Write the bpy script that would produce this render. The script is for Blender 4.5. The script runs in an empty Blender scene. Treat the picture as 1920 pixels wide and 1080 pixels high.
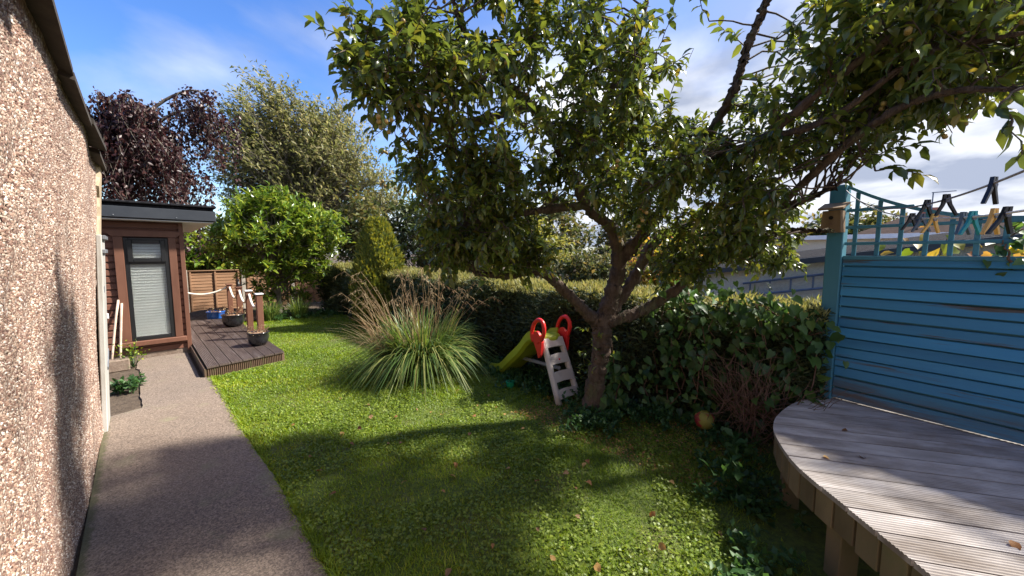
import bpy, math, random
import numpy as np
from mathutils import Matrix, Vector
R = math.radians
rng = np.random.default_rng(7)
random.seed(7)
S = bpy.context.scene
COL = S.collection

# ------------------------------------------------------------------ camera, sky, sun, exposure
cd = bpy.data.cameras.new('camera'); cam = bpy.data.objects.new('camera', cd); COL.objects.link(cam)
cd.sensor_width = 36; cd.lens = 36 * 700 / 1920; cd.clip_start = .02; cd.clip_end = 3000
cam.location = (0, 0, 1.6); cam.rotation_euler = (R(90 - 5.3), 0, R(-45)); S.camera = cam
SUN_AZ, SUN_EL = R(122), R(45)          # azimuth from +Y towards +X
S.view_settings.view_transform = 'Standard'; S.view_settings.look = 'None'
S.view_settings.exposure = 1.6; S.view_settings.gamma = 1
W = bpy.data.worlds.new('World'); S.world = W; W.use_nodes = True
nt = W.node_tree; nt.nodes.clear()
def N(t, typ, **kw):
    n = t.nodes.new(typ)
    for k, v in kw.items():
        if k.startswith('i_'): n.inputs[int(k[2:]) if k[2:].isdigit() else k[2:].replace('_', ' ')].default_value = v
        else: setattr(n, k, v)
    return n
def L(t, a, b): t.links.new(a, b)
def math_n(t, op, a, b=None):
    n = N(t, 'ShaderNodeMath', operation=op)
    for i, v in enumerate((a, b)):
        if v is None: continue
        if isinstance(v, (int, float)): n.inputs[i].default_value = v
        else: L(t, v, n.inputs[i])
    return n.outputs[0]
def ramp(t, fac, stops):
    n = N(t, 'ShaderNodeValToRGB'); e = n.color_ramp.elements
    while len(e) < len(stops): e.new(.5)
    for q, (p, c) in zip(e, stops):
        q.position = p; q.color = (c, c, c, 1) if isinstance(c, (int, float)) else (*c, 1)
    L(t, fac, n.inputs[0]); return n.outputs[0]
def mixc(t, fac, a, b):
    n = N(t, 'ShaderNodeMix', data_type='RGBA')
    for i, v in ((0, fac), (6, a), (7, b)):
        if isinstance(v, (int, float)): n.inputs[i].default_value = v
        elif isinstance(v, tuple): n.inputs[i].default_value = (*v, 1)
        else: L(t, v, n.inputs[i])
    return n.outputs[2]
sky = N(nt, 'ShaderNodeTexSky', sky_type='NISHITA', sun_disc=False, sun_elevation=SUN_EL, sun_rotation=SUN_AZ, ozone_density=2.5, air_density=1.1, dust_density=.6)
tc = N(nt, 'ShaderNodeTexCoord'); sep = N(nt, 'ShaderNodeSeparateXYZ'); L(nt, tc.outputs['Generated'], sep.inputs[0])
zz = math_n(nt, 'ADD', math_n(nt, 'MAXIMUM', sep.outputs[2], 0.0), .22)
cv = N(nt, 'ShaderNodeCombineXYZ'); L(nt, math_n(nt, 'DIVIDE', sep.outputs[0], zz), cv.inputs[0]); L(nt, math_n(nt, 'DIVIDE', sep.outputs[1], zz), cv.inputs[1])
n1 = N(nt, 'ShaderNodeTexNoise', i_Scale=.75, i_Detail=7, i_Roughness=.52, i_Distortion=.35); L(nt, cv.outputs[0], n1.inputs['Vector'])
n2 = N(nt, 'ShaderNodeTexNoise', i_Scale=1.7, i_Detail=6, i_Roughness=.5, i_Distortion=.2); L(nt, cv.outputs[0], n2.inputs['Vector'])
# a bank of cloud stands to the south-east, clearer sky to the north-west
bank = math_n(nt, 'ADD', math_n(nt, 'MULTIPLY', sep.outputs[0], .20), math_n(nt, 'MULTIPLY', sep.outputs[1], -.20))
low = math_n(nt, 'MULTIPLY', math_n(nt, 'SUBTRACT', .5, sep.outputs[2]), .22)
cm = ramp(nt, math_n(nt, 'ADD', math_n(nt, 'ADD', n1.outputs[0], bank), low), [(.37, 0), (.49, .42), (.63, 1)])
ccol = mixc(nt, ramp(nt, n2.outputs[0], [(.42, 0), (.66, 1)]), (1.1, 1.25, 1.62), (3.0, 3.05, 3.2))
bg = N(nt, 'ShaderNodeBackground', i_Strength=.15); out = N(nt, 'ShaderNodeOutputWorld')
hsv = N(nt, 'ShaderNodeHueSaturation', i_Hue=.515, i_Saturation=1.3, i_Value=.60); L(nt, sky.outputs[0], hsv.inputs['Color'])
L(nt, mixc(nt, cm, hsv.outputs[0], ccol), bg.inputs[0]); L(nt, bg.outputs[0], out.inputs[0])
sd = bpy.data.lights.new('sun', 'SUN'); so = bpy.data.objects.new('sun', sd); COL.objects.link(so)
sd.energy = 4.0; sd.angle = R(3.5); sd.color = (1, .945, .85)
sv = Vector((math.sin(SUN_AZ) * math.cos(SUN_EL), math.cos(SUN_AZ) * math.cos(SUN_EL), math.sin(SUN_EL)))
so.rotation_euler = sv.to_track_quat('Z', 'Y').to_euler(); so.location = sv * 30

# ------------------------------------------------------------------ helpers
ORG = {}
def empty(name, loc, label=None, cat=None, group=None):
    o = bpy.data.objects.new(name, None); COL.objects.link(o); o.location = loc; o.empty_display_size = .1
    ORG[o] = Vector(loc); tag(o, label, cat, group); return o
def tag(o, label=None, cat=None, group=None, kind=None):
    for k, v in (('label', label), ('category', cat), ('group', group), ('kind', kind)):
        if v: o[k] = v
def link(name, me, parent, origin):
    o = bpy.data.objects.new(name, me); COL.objects.link(o); ORG[o] = Vector(origin)
    if parent is not None:
        o.parent = parent; o.location = ORG[o] - ORG[parent]
    else: o.location = origin
    return o
def mesh(name, v, f, mat, smooth=False, tint=None):
    me = bpy.data.meshes.new(name); v = np.asarray(v, dtype=np.float32)
    if isinstance(f, np.ndarray):
        k = f.shape[1]; me.vertices.add(len(v)); me.vertices.foreach_set('co', v.ravel())
        me.loops.add(f.size); me.loops.foreach_set('vertex_index', f.astype(np.int32).ravel())
        me.polygons.add(len(f)); me.polygons.foreach_set('loop_start', np.arange(0, f.size, k, dtype=np.int32))
        me.update(calc_edges=True)
    else: me.from_pydata(v.tolist(), [], f); me.update()
    if tint is not None:
        a = me.attributes.new('tint', 'FLOAT', 'POINT'); a.data.foreach_set('value', np.asarray(tint, dtype=np.float32))
    if smooth: me.polygons.foreach_set('use_smooth', np.ones(len(me.polygons), dtype=bool))
    me.materials.append(mat); return me
def obj(name, v, f, mat, parent=None, label=None, cat=None, group=None, kind=None, smooth=False, tint=None):
    v = np.asarray(v, dtype=float); lo, hi = v.min(0), v.max(0)
    org = np.array([(lo[0] + hi[0]) / 2, (lo[1] + hi[1]) / 2, lo[2]])
    o = link(name, mesh(name, v - org, f, mat, smooth, tint), parent, org); tag(o, label, cat, group, kind); return o
def join(parts):
    V, Fc, n = [], [], 0
    for v, f in parts:
        v = np.asarray(v, dtype=float); V.append(v); Fc += [tuple(int(i) + n for i in q) for q in f]; n += len(v)
    return np.vstack(V), Fc
def rotz(v, a, c=(0, 0, 0)):
    v = np.asarray(v, dtype=float) - c; s, k = math.sin(a), math.cos(a)
    return np.stack([v[:, 0] * k - v[:, 1] * s, v[:, 0] * s + v[:, 1] * k, v[:, 2]], 1) + c
def xf(v, m): return np.array([tuple(m @ Vector(p)) for p in v])
def cbox(x0, x1, y0, y1, z0, z1, b=.004):
    """a box with small chamfers: 24 corners"""
    c = np.array([(x0 + x1) / 2, (y0 + y1) / 2, (z0 + z1) / 2]); h = np.array([(x1 - x0) / 2, (y1 - y0) / 2, (z1 - z0) / 2])
    b = min(b, h.min() * .6); v, f, idx = [], [], {}
    for sx in (-1, 1):
        for sy in (-1, 1):
            for sz in (-1, 1):
                s = (sx, sy, sz)
                for a in range(3):
                    p = h - b; p = p.copy(); p[a] = h[a]; idx[(s, a)] = len(v); v.append(c + p * s)
    for a in range(3):
        i, j = [(1, 2), (2, 0), (0, 1)][a]
        for sg in (-1, 1):
            q = []
            for si, sj in ((-1, -1), (1, -1), (1, 1), (-1, 1)):
                s = [0, 0, 0]; s[a] = sg; s[i] = si; s[j] = sj; q.append(idx[(tuple(s), a)])
            f.append(q if sg > 0 else q[::-1])
    for a in range(3):      # edges along axis a
        i, j = [(1, 2), (2, 0), (0, 1)][a]
        for si in (-1, 1):
            for sj in (-1, 1):
                s0 = [0, 0, 0]; s0[i] = si; s0[j] = sj; s1 = list(s0); s0[a] = -1; s1[a] = 1; s0, s1 = tuple(s0), tuple(s1)
                q = [idx[(s0, i)], idx[(s1, i)], idx[(s1, j)], idx[(s0, j)]]
                f.append(q if si * sj < 0 else q[::-1])
    for sx in (-1, 1):
        for sy in (-1, 1):
            for sz in (-1, 1):
                q = [idx[((sx, sy, sz), a)] for a in range(3)]
                f.append(q if sx * sy * sz > 0 else q[::-1])
    return np.array(v), f
def tube(pts, rad, n=6, cap=True):
    pts = np.asarray(pts, dtype=float); m = len(pts); rad = np.broadcast_to(np.asarray(rad, dtype=float), (m,)) if np.ndim(rad) == 0 or len(np.atleast_1d(rad)) == m else np.linspace(rad[0], rad[1], m)
    t = np.gradient(pts, axis=0); t /= np.linalg.norm(t, axis=1, keepdims=True) + 1e-9
    up = np.array([0, 0, 1.]) if abs(t[0, 2]) < .9 else np.array([1., 0, 0]); v, f = [], []
    for k in range(m):
        a = np.cross(t[k], up); a /= np.linalg.norm(a) + 1e-9; b = np.cross(a, t[k]); up = b
        for q in range(n):
            an = 2 * math.pi * q / n; v.append(pts[k] + rad[k] * (math.cos(an) * a + math.sin(an) * b))
    for k in range(m - 1):
        for q in range(n):
            q2 = (q + 1) % n; f.append((k * n + q, k * n + q2, (k + 1) * n + q2, (k + 1) * n + q))
    if cap: f.append(tuple(range(n))[::-1]); f.append(tuple(range((m - 1) * n, m * n)))
    return np.array(v), f
def smooth_line(p, k=6):
    """Catmull-Rom through p (any number of columns)"""
    p = np.asarray(p, dtype=float); q = np.vstack([2 * p[0] - p[1], p, 2 * p[-1] - p[-2]]); o = []
    for i in range(1, len(q) - 2):
        for t in np.linspace(0, 1, k, endpoint=False):
            a, b, c, d = q[i - 1:i + 3]
            o.append(.5 * (2 * b + (c - a) * t + (2 * a - 5 * b + 4 * c - d) * t * t + (3 * b - a - 3 * c + d) * t ** 3))
    o.append(p[-1]); return np.array(o)
def lathe(prof, c, n=24):
    v, f = [], []
    for r, z in prof:
        for q in range(n): v.append((c[0] + r * math.cos(2 * math.pi * q / n), c[1] + r * math.sin(2 * math.pi * q / n), c[2] + z))
    for k in range(len(prof) - 1):
        for q in range(n):
            q2 = (q + 1) % n; f.append((k * n + q, k * n + q2, (k + 1) * n + q2, (k + 1) * n + q))
    f.append(tuple(range(n))[::-1]); f.append(tuple(range((len(prof) - 1) * n, len(prof) * n))); return np.array(v), f
def ball(c, r, n=10, m=6, sc=(1, 1, 1)):
    v, f = lathe([(r * math.sin(math.pi * k / m) * sc[0], -r * math.cos(math.pi * k / m) * sc[2]) for k in range(1, m)], c, n); return v, f
# foliage -----------------------------------------------------------
SHAPES = {
 'leaf': (np.array([(0, 0, 0), (.25, .42, .09), (.62, .44, .03), (1, 0, -.22), (.62, -.44, .03), (.25, -.42, .09), (.3, 0, 0), (.65, 0, -.05)]),
          np.array([(0, 6, 1), (1, 6, 7), (1, 7, 2), (2, 7, 3), (0, 5, 6), (5, 4, 7), (5, 7, 6), (4, 3, 7)])),
 'oval': (np.array([(0, 0, 0), (.45, .5, .1), (.45, -.5, .1), (1, 0, -.12), (.5, 0, -.02)]), np.array([(0, 2, 4), (0, 4, 1), (2, 3, 4), (4, 3, 1)])),
 'kite': (np.array([(0, 0, 0), (.4, .5, 0), (1, 0, -.1), (.4, -.5, .05)]), np.array([(0, 3, 1), (1, 3, 2)])),
 'heart': (np.array([(0, 0, 0), (-.12, .34, .04), (.22, .52, .08), (.62, .34, .02), (1, 0, -.2), (.62, -.34, .02), (.22, -.52, .08), (-.12, -.34, .04), (.4, 0, -.03)]),
          np.array([(0, 8, 1), (1, 8, 2), (2, 8, 3), (3, 8, 4), (4, 8, 5), (5, 8, 6), (6, 8, 7), (7, 8, 0)])),
}
def unit(a): return a / (np.linalg.norm(a, axis=-1, keepdims=True) + 1e-9)
def frames(D, U):
    D = unit(D); Sd = unit(np.cross(U, D)); return D, Sd, np.cross(D, Sd)
def foliage(P, D, U, Ln, Wd, shape):
    T, F = SHAPES[shape]; D, Sd, Nn = frames(D, U); n, k = len(P), len(T); Ln = np.broadcast_to(Ln, (n,)); Wd = np.broadcast_to(Wd, (n,))
    v = P[:, None] + T[None, :, 0:1] * (D * Ln[:, None])[:, None] + T[None, :, 1:2] * (Sd * Wd[:, None])[:, None] + T[None, :, 2:3] * (Nn * Ln[:, None])[:, None]
    f = (F[None] + (np.arange(n) * k)[:, None, None]).reshape(-1, 3); return v.reshape(-1, 3), f, k
def add_foliage(name, P, D, U, Ln, Wd, shape, mat, parent=None, tint=None, kind='stuff', **kw):
    v, f, k = foliage(P, D, U, Ln, Wd, shape); t = rng.random(len(P)) if tint is None else tint
    return obj(name, v, f, mat, parent, kind=kind, tint=np.repeat(t, k), **kw)
CAMP = np.array([0, 0, 1.6])
def split_foliage(name, single, P, D, U, Ln, Wd, shape, mat, parent, tint, nmax=280):
    """the nearest leaves in view as parts of their own (shared meshes), the rest as one part"""
    r = P - CAMP; fw = np.array([.704, .704, -.092]); fw /= np.linalg.norm(fw); dep = r @ fw
    sx = (r @ np.array([.7071, -.7071, 0])) / np.maximum(dep, .1); sy = (r[:, 2] * .9957 + (r[:, 0] + r[:, 1]) * .7071 * .0924) / np.maximum(dep, .1)
    ok = (dep > .3) & (abs(sx) < 1.35) & (abs(sy) < .76); score = np.where(ok, Ln / np.maximum(dep, .1), 0)
    top = np.argsort(-score)[:nmax]; rest = np.ones(len(P), bool); rest[top] = False
    Ln = np.broadcast_to(Ln, (len(P),)); Wd = np.broadcast_to(Wd, (len(P),))
    T, F = SHAPES[shape]; lib = [mesh(single, T, F, mat, tint=np.full(len(T), (q + .5) / 8)) for q in range(8)]
    Du, Sd, Nn = frames(D, U)
    for i in top:
        o = link(single, lib[min(7, int(tint[i] * 8))], parent, P[i])
        m = Matrix([[Du[i][r_] * Ln[i], Sd[i][r_] * Wd[i], Nn[i][r_] * Ln[i], (P[i] - np.array(ORG[parent]))[r_]] for r_ in range(3)] + [[0, 0, 0, 1]])
        o.matrix_basis = m
    if rest.any(): return add_foliage(name, P[rest], D[rest], U[rest], Ln[rest], Wd[rest], shape, mat, parent, tint=tint[rest])
def rdir(n): return unit(rng.normal(size=(n, 3)))
class Grow:
    """collects twigs and leaves"""
    def __init__(s): s.tw, s.P, s.D, s.U, s.L = [], [], [], [], []
    def twig(s, pts, r0, r1, n=4): s.tw.append(tube(pts, np.linspace(r0, r1, len(pts)), n, False))
    def leaves(s, pts, n, ln, droop=.4, spread=1., lo=.15, jit=.35):
        pts = np.asarray(pts); m = len(pts) - 1; t = np.linspace(lo, 1, n) * m; i = np.minimum(t.astype(int), m - 1); fr = (t - i)[:, None]
        p = pts[i] * (1 - fr) + pts[i + 1] * fr; ax = unit(pts[i + 1] - pts[i]); d = unit(ax * .6 + rdir(n) * spread + np.array([0, 0, -droop]))
        s.P.append(p); s.D.append(d); s.U.append(unit(np.array([0, 0, 1.]) + rdir(n) * .6)); s.L.append(ln * (1 + jit * (rng.random(n) * 2 - 1)))
    def arrays(s): return np.vstack(s.P), np.vstack(s.D), np.vstack(s.U), np.concatenate(s.L)
def bend(a, b, sag=.1, k=5, j=.04):
    a, b = np.asarray(a, float), np.asarray(b, float); t = np.linspace(0, 1, k)[:, None]; l = np.linalg.norm(b - a)
    return a * (1 - t) + b * t + np.array([0, 0, 1.]) * (sag * l * 4 * t * (1 - t)) + np.vstack([np.zeros(3), rng.normal(size=(k - 2, 3)) * j * l, np.zeros(3)])

# ------------------------------------------------------------------ materials
def newmat(name):
    m = bpy.data.materials.new(name); m.use_nodes = True; t = m.node_tree; t.nodes.clear()
    p = N(t, 'ShaderNodeBsdfPrincipled'); o = N(t, 'ShaderNodeOutputMaterial'); L(t, p.outputs[0], o.inputs[0]); return m, t, p
def coords(t, stretch=(1, 1, 1), rnd=True):
    tc = N(t, 'ShaderNodeTexCoord'); mp = N(t, 'ShaderNodeMapping'); mp.inputs['Scale'].default_value = stretch
    if rnd:
        oi = N(t, 'ShaderNodeObjectInfo'); va = N(t, 'ShaderNodeVectorMath', operation='ADD'); sc = N(t, 'ShaderNodeVectorMath', operation='SCALE')
        cx = N(t, 'ShaderNodeCombineXYZ'); L(t, oi.outputs['Random'], cx.inputs[0]); L(t, oi.outputs['Random'], cx.inputs[2]); L(t, cx.outputs[0], sc.inputs[0]); sc.inputs['Scale'].default_value = 17
        L(t, tc.outputs['Object'], va.inputs[0]); L(t, sc.outputs[0], va.inputs[1]); L(t, va.outputs[0], mp.inputs[0])
    else: L(t, tc.outputs['Object'], mp.inputs[0])
    return mp.outputs[0]
def noise(t, v, scale, detail=5, rough=.55):
    n = N(t, 'ShaderNodeTexNoise', i_Scale=scale, i_Detail=detail, i_Roughness=rough); L(t, v, n.inputs['Vector']); return n.outputs[0]
def bumpn(t, p, h, strength, dist):
    b = N(t, 'ShaderNodeBump', i_Strength=strength, i_Distance=dist); L(t, h, b.inputs['Height']); L(t, b.outputs[0], p.inputs['Normal']); return b
def pm(name, a, b, scale=8, rough=.6, bump=.3, dist=.004, stretch=(1, 1, 1), c=None, cscale=2, cth=(.55, .7), spec=.4, metal=0, vary=.12):
    """two-tone noise material with optional patches of a third colour"""
    m, t, p = newmat(name); v = coords(t, stretch); n = noise(t, v, scale)
    col = mixc(t, ramp(t, n, [(.3, 0), (.7, 1)]), a, b)
    if c:
        col = mixc(t, ramp(t, noise(t, v, cscale, 8, .65), [(cth[0], 0), (cth[1], 1)]), col, c)
    if vary:
        oi = N(t, 'ShaderNodeObjectInfo'); hs = N(t, 'ShaderNodeHueSaturation'); L(t, math_n(t, 'ADD', math_n(t, 'MULTIPLY', oi.outputs['Random'], 2 * vary), 1 - vary), hs.inputs['Value']); L(t, col, hs.inputs['Color']); col = hs.outputs[0]
    L(t, col, p.inputs['Base Color']); p.inputs['Roughness'].default_value = rough; p.inputs['Specular IOR Level'].default_value = spec; p.inputs['Metallic'].default_value = metal
    if bump: bumpn(t, p, noise(t, v, scale * 3, 6, .6), bump, dist)
    return m
def leafm(name, cols, rough=.45, trans=.35, tcol=None, spec=.4):
    m, t, p = newmat(name); a = N(t, 'ShaderNodeAttribute', attribute_name='tint'); k = len(cols)
    c = ramp(t, a.outputs['Fac'], [(i / (k - 1), q) for i, q in enumerate(cols)])
    nz = noise(t, coords(t, (1, 1, 1), False), 1.3, 3); hs = N(t, 'ShaderNodeHueSaturation'); L(t, math_n(t, 'ADD', math_n(t, 'MULTIPLY', nz, .7), .65), hs.inputs['Value']); L(t, c, hs.inputs['Color']); c = hs.outputs[0]
    L(t, c, p.inputs['Base Color']); p.inputs['Roughness'].default_value = rough; p.inputs['Specular IOR Level'].default_value = spec
    tr = N(t, 'ShaderNodeBsdfTranslucent'); hs2 = N(t, 'ShaderNodeHueSaturation', i_Hue=.48, i_Saturation=1.1, i_Value=1.9); L(t, c, hs2.inputs['Color']); L(t, hs2.outputs[0], tr.inputs[0])
    mx = N(t, 'ShaderNodeMixShader', i_0=trans); L(t, p.outputs[0], mx.inputs[1]); L(t, tr.outputs[0], mx.inputs[2])
    L(t, mx.outputs[0], [n for n in t.nodes if n.type == 'OUTPUT_MATERIAL'][0].inputs[0]); return m
M = {}
M['bark'] = pm('bark', (.055, .036, .025), (.15, .105, .072), 22, .9, 1.0, .02, (1, 1, .4), (.12, .13, .06), 5, (.55, .7), vary=0)
M['bark_grey'] = pm('bark_grey', (.09, .075, .06), (.17, .15, .12), 12, .9, .5, .01, vary=0)
M['pear'] = leafm('pear_leaf', [(.04, .065, .02), (.07, .105, .024), (.11, .15, .028), (.16, .18, .03), (.23, .18, .035)], .27, .34, None, .6)
M['fruit'] = pm('fruit', (.26, .22, .05), (.34, .19, .055), 20, .4, .1, .002, vary=.25)
M['laurel'] = leafm('laurel_leaf', [(.06, .12, .02), (.11, .19, .03), (.18, .25, .035), (.28, .31, .06)], .22, .28, None, .6)
M['tallleaf'] = leafm('tall_tree_leaf', [(.08, .10, .035), (.14, .155, .05), (.22, .22, .085), (.31, .29, .15)], .42, .42)
M['copper'] = leafm('copper_leaf', [(.016, .008, .010), (.032, .013, .014), (.055, .021, .019), (.09, .04, .034)], .42, .22)
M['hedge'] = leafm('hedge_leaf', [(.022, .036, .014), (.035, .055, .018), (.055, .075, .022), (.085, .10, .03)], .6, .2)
M['hedgetoplit'] = leafm('hedge_lit_top_leaf', [(.13, .14, .04), (.20, .20, .055), (.27, .245, .085), (.21, .23, .06)], .6, .35)  # hedge top: sunlit brightness put into the leaf colour
M['golden'] = leafm('golden_conifer_leaf', [(.05, .08, .018), (.11, .14, .025), (.20, .21, .03), (.30, .28, .04)], .6, .3)
M['mixed'] = leafm('far_leaf', [(.04, .06, .02), (.07, .09, .025), (.12, .12, .035), (.20, .16, .05)], .55, .3)
M['olive'] = leafm('olive_bush_leaf', [(.08, .10, .025), (.14, .16, .035), (.21, .22, .05), (.29, .26, .06)], .5, .4)
M['vine'] = leafm('vine_leaf', [(.028, .07, .018), (.045, .10, .025), (.07, .14, .03), (.10, .18, .04)], .4, .3)
M['yellowvine'] = leafm('yellow_vine_leaf', [(.10, .16, .02), (.22, .24, .04), (.36, .28, .05), (.34, .14, .07)], .5, .45)
M['weed'] = leafm('weed_leaf', [(.025, .065, .02), (.04, .10, .025), (.065, .14, .035)], .5, .3)
M['strap'] = leafm('strap_leaf', [(.045, .085, .025), (.08, .14, .03), (.14, .19, .04), (.32, .28, .10)], .45, .3)
M['straw'] = leafm('straw_stem', [(.28, .20, .10), (.38, .29, .16), (.24, .15, .08)], .7, .3)
M['grass'] = leafm('grass_blade', [(.075, .135, .006), (.13, .21, .007), (.20, .29, .009), (.32, .33, .03)], .5, .35)
M['clover'] = leafm('clover_leaf', [(.08, .13, .012), (.14, .20, .015), (.21, .26, .03)], .5, .3)
M['twig'] = pm('dead_twig', (.10, .055, .035), (.20, .12, .08), 20, .9, .3, vary=0)
M['core'] = pm('hedge_wood', (.030, .022, .014), (.055, .04, .025), 12, .95, .5, .02, vary=0)
M['soil'] = pm('soil', (.055, .038, .025), (.11, .08, .055), 14, .95, .8, .02, vary=0)
M['brown'] = pm('brown_stain', (.135, .056, .036), (.185, .08, .052), 6, .55, .25, .002, (.3, 1, 3), (.15, .075, .05), 3, (.6, .8))
M['trim'] = pm('brown_trim', (.13, .056, .035), (.18, .082, .052), 8, .5, .2, .002, (1, 1, .3))
M['deckdark'] = pm('dark_decking', (.060, .042, .036), (.105, .078, .068), 9, .55, .3, .002, (6, .5, 1), (.16, .13, .12), 2.5, (.55, .75))
M['skirt'] = pm('skirt_board', (.10, .06, .04), (.16, .10, .065), 12, .8, .4, .003, (1, 1, .4), (.10, .13, .04), 4, (.55, .75))
M['deckgrey'] = pm('weathered_decking', (.27, .24, .22), (.47, .43, .405), 4, .75, .5, .003, (3, .9, 1), (.16, .125, .10), 1.9, (.43, .66), vary=.14)
M['fasciaw'] = pm('green_treated_timber', (.13, .10, .055), (.22, .17, .10), 8, .8, .4, .003, (1, 1, .35), (.09, .10, .045), 4, (.5, .7), vary=.2)
M['blue'] = pm('blue_paint', (.030, .16, .26), (.045, .21, .33), 5, .6, .35, .002, (1, .25, 3), (.10, .085, .065), 2.6, (.63, .67), vary=.10)
M['bluepost'] = pm('blue_post_paint', (.04, .17, .23), (.065, .23, .30), 6, .6, .35, .002, (1, 1, .25), (.09, .08, .06), 3, (.66, .72), vary=.08)
M['nest'] = pm('nest_box_wood', (.15, .095, .05), (.24, .16, .09), 10, .85, .4, .002, (1, 1, .3))
M['black'] = pm('black_plastic', (.012, .013, .014), (.018, .018, .02), 5, .3, 0, vary=0)
M['holeshade'] = pm('hole_shade_paint', (.008, .006, .005), (.012, .010, .008), 5, .95, 0, vary=0)  # near black, paints the shade inside the bird box opening
M['fascia'] = pm('grey_roof_trim', (.032, .037, .046), (.045, .05, .06), 4, .4, .1, .002, vary=0)
M['felt'] = pm('roof_felt', (.010, .010, .012), (.035, .034, .038), 30, 1.0, 1.0, .01, vary=0, spec=.05)
M['slateroof'] = pm('garage_roof_sheet', (.028, .022, .018), (.06, .048, .038), 10, .9, .5, .006, vary=.2)
M['blind'] = pm('blind_fabric', (.76, .75, .71), (.82, .81, .78), 5, .8, 0, vary=0)
M['rope'] = pm('white_rope', (.62, .58, .50), (.75, .72, .64), 60, .8, .4, .002, vary=0)
M['terracotta'] = pm('dry_compost', (.24, .13, .08), (.36, .24, .15), 40, .95, .8, .01, vary=0)
M['glazeblack'] = pm('black_glaze', (.012, .013, .016), (.022, .022, .026), 6, .16, .1, .003, vary=0, spec=.6)
M['glazeblue'] = pm('blue_glaze', (.02, .09, .36), (.03, .14, .48), 5, .2, .1, .003, vary=0, spec=.6)
M['panel'] = pm('fence_panel_wood', (.22, .115, .06), (.33, .19, .11), 7, .85, .3, .003, (.3, 1, 3))
M['concretepost'] = pm('concrete_post', (.34, .30, .25), (.44, .40, .34), 20, .9, .3, vary=0)
M['sticks'] = pm('pale_stick', (.45, .33, .25), (.56, .44, .35), 10, .7, .2, .002)
M['block'] = pm('stone_block', (.17, .12, .09), (.25, .19, .15), 18, .95, .7, .01, c=(.12, .13, .07), cscale=6)
M['whiteboard'] = pm('weathered_white_timber', (.36, .35, .32), (.50, .48, .45), 7, .8, .4, .003, (2, 2, .25), (.24, .21, .17), 4, (.55, .7))
M['rust'] = pm('grey_iron', (.16, .17, .19), (.25, .26, .28), 20, .6, .4, .002, metal=.5)
M['cement'] = pm('cement_render', (.34, .26, .17), (.44, .35, .24), 9, .95, .6, .012, (1, 1, .5), (.25, .19, .13), 4, vary=0)
M['cream'] = pm('cream_roughcast', (.52, .46, .38), (.64, .58, .49), 30, .95, .8, .02, vary=0)
M['brick'] = pm('far_brick', (.28, .10, .07), (.36, .15, .10), 10, .9, .3, vary=0)
M['fartile'] = pm('far_roof_tile', (.045, .032, .028), (.075, .052, .044), 6, 1.0, .3, vary=0, spec=.05)
M['white'] = pm('white_sheet', (.66, .67, .70), (.76, .77, .79), 4, .5, .1, vary=0)
M['alu'] = pm('dull_aluminium', (.09, .11, .15), (.13, .155, .20), 10, .5, .1, metal=.2)
M['beige'] = pm('beige_plastic', (.50, .45, .41), (.56, .51, .46), 4, .45, .1, .002, vary=0, c=(.40, .35, .30), cscale=5)
M['lime'] = pm('lime_plastic', (.27, .34, .02), (.32, .38, .03), 3, .4, .08, .002, vary=0, c=(.20, .24, .03), cscale=5)
M['red'] = pm('red_plastic', (.58, .022, .022), (.66, .03, .026), 3, .35, .05, .002, vary=0)
M['greyplastic'] = pm('grey_plastic', (.20, .21, .23), (.25, .26, .28), 3, .45, .05, vary=0)
M['greenpot'] = pm('green_plastic', (.01, .24, .10), (.015, .30, .13), 3, .4, 0, vary=0)
M['yellow'] = pm('yellow_plastic', (.60, .36, .08), (.68, .44, .12), 3, .45, 0, vary=0)
M['teal'] = pm('teal_plastic', (.02, .26, .30), (.03, .32, .36), 3, .4, 0, vary=0)
M['bluegrey'] = pm('blue_grey_plastic', (.06, .09, .12), (.09, .13, .17), 3, .4, 0, vary=0)
M['cord'] = pm('grey_cord', (.22, .21, .22), (.30, .29, .30), 40, .8, .2, vary=0)
M['ball'] = pm('ball_rubber', (.30, .28, .05), (.36, .32, .06), 3, .6, .1, c=(.36, .04, .04), cscale=7, cth=(.5, .52), vary=0)
M['litter'] = leafm('fallen_leaf', [(.16, .08, .035), (.32, .14, .045), (.40, .25, .08), (.22, .13, .06)], .7, .2)
g_, t_, p_ = newmat('window_glass'); p_.inputs['Transmission Weight'].default_value = 1; p_.inputs['Roughness'].default_value = .02; p_.inputs['IOR'].default_value = 1.45; p_.inputs['Base Color'].default_value = (.9, .94, .94, 1); M['glass'] = g_
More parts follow.
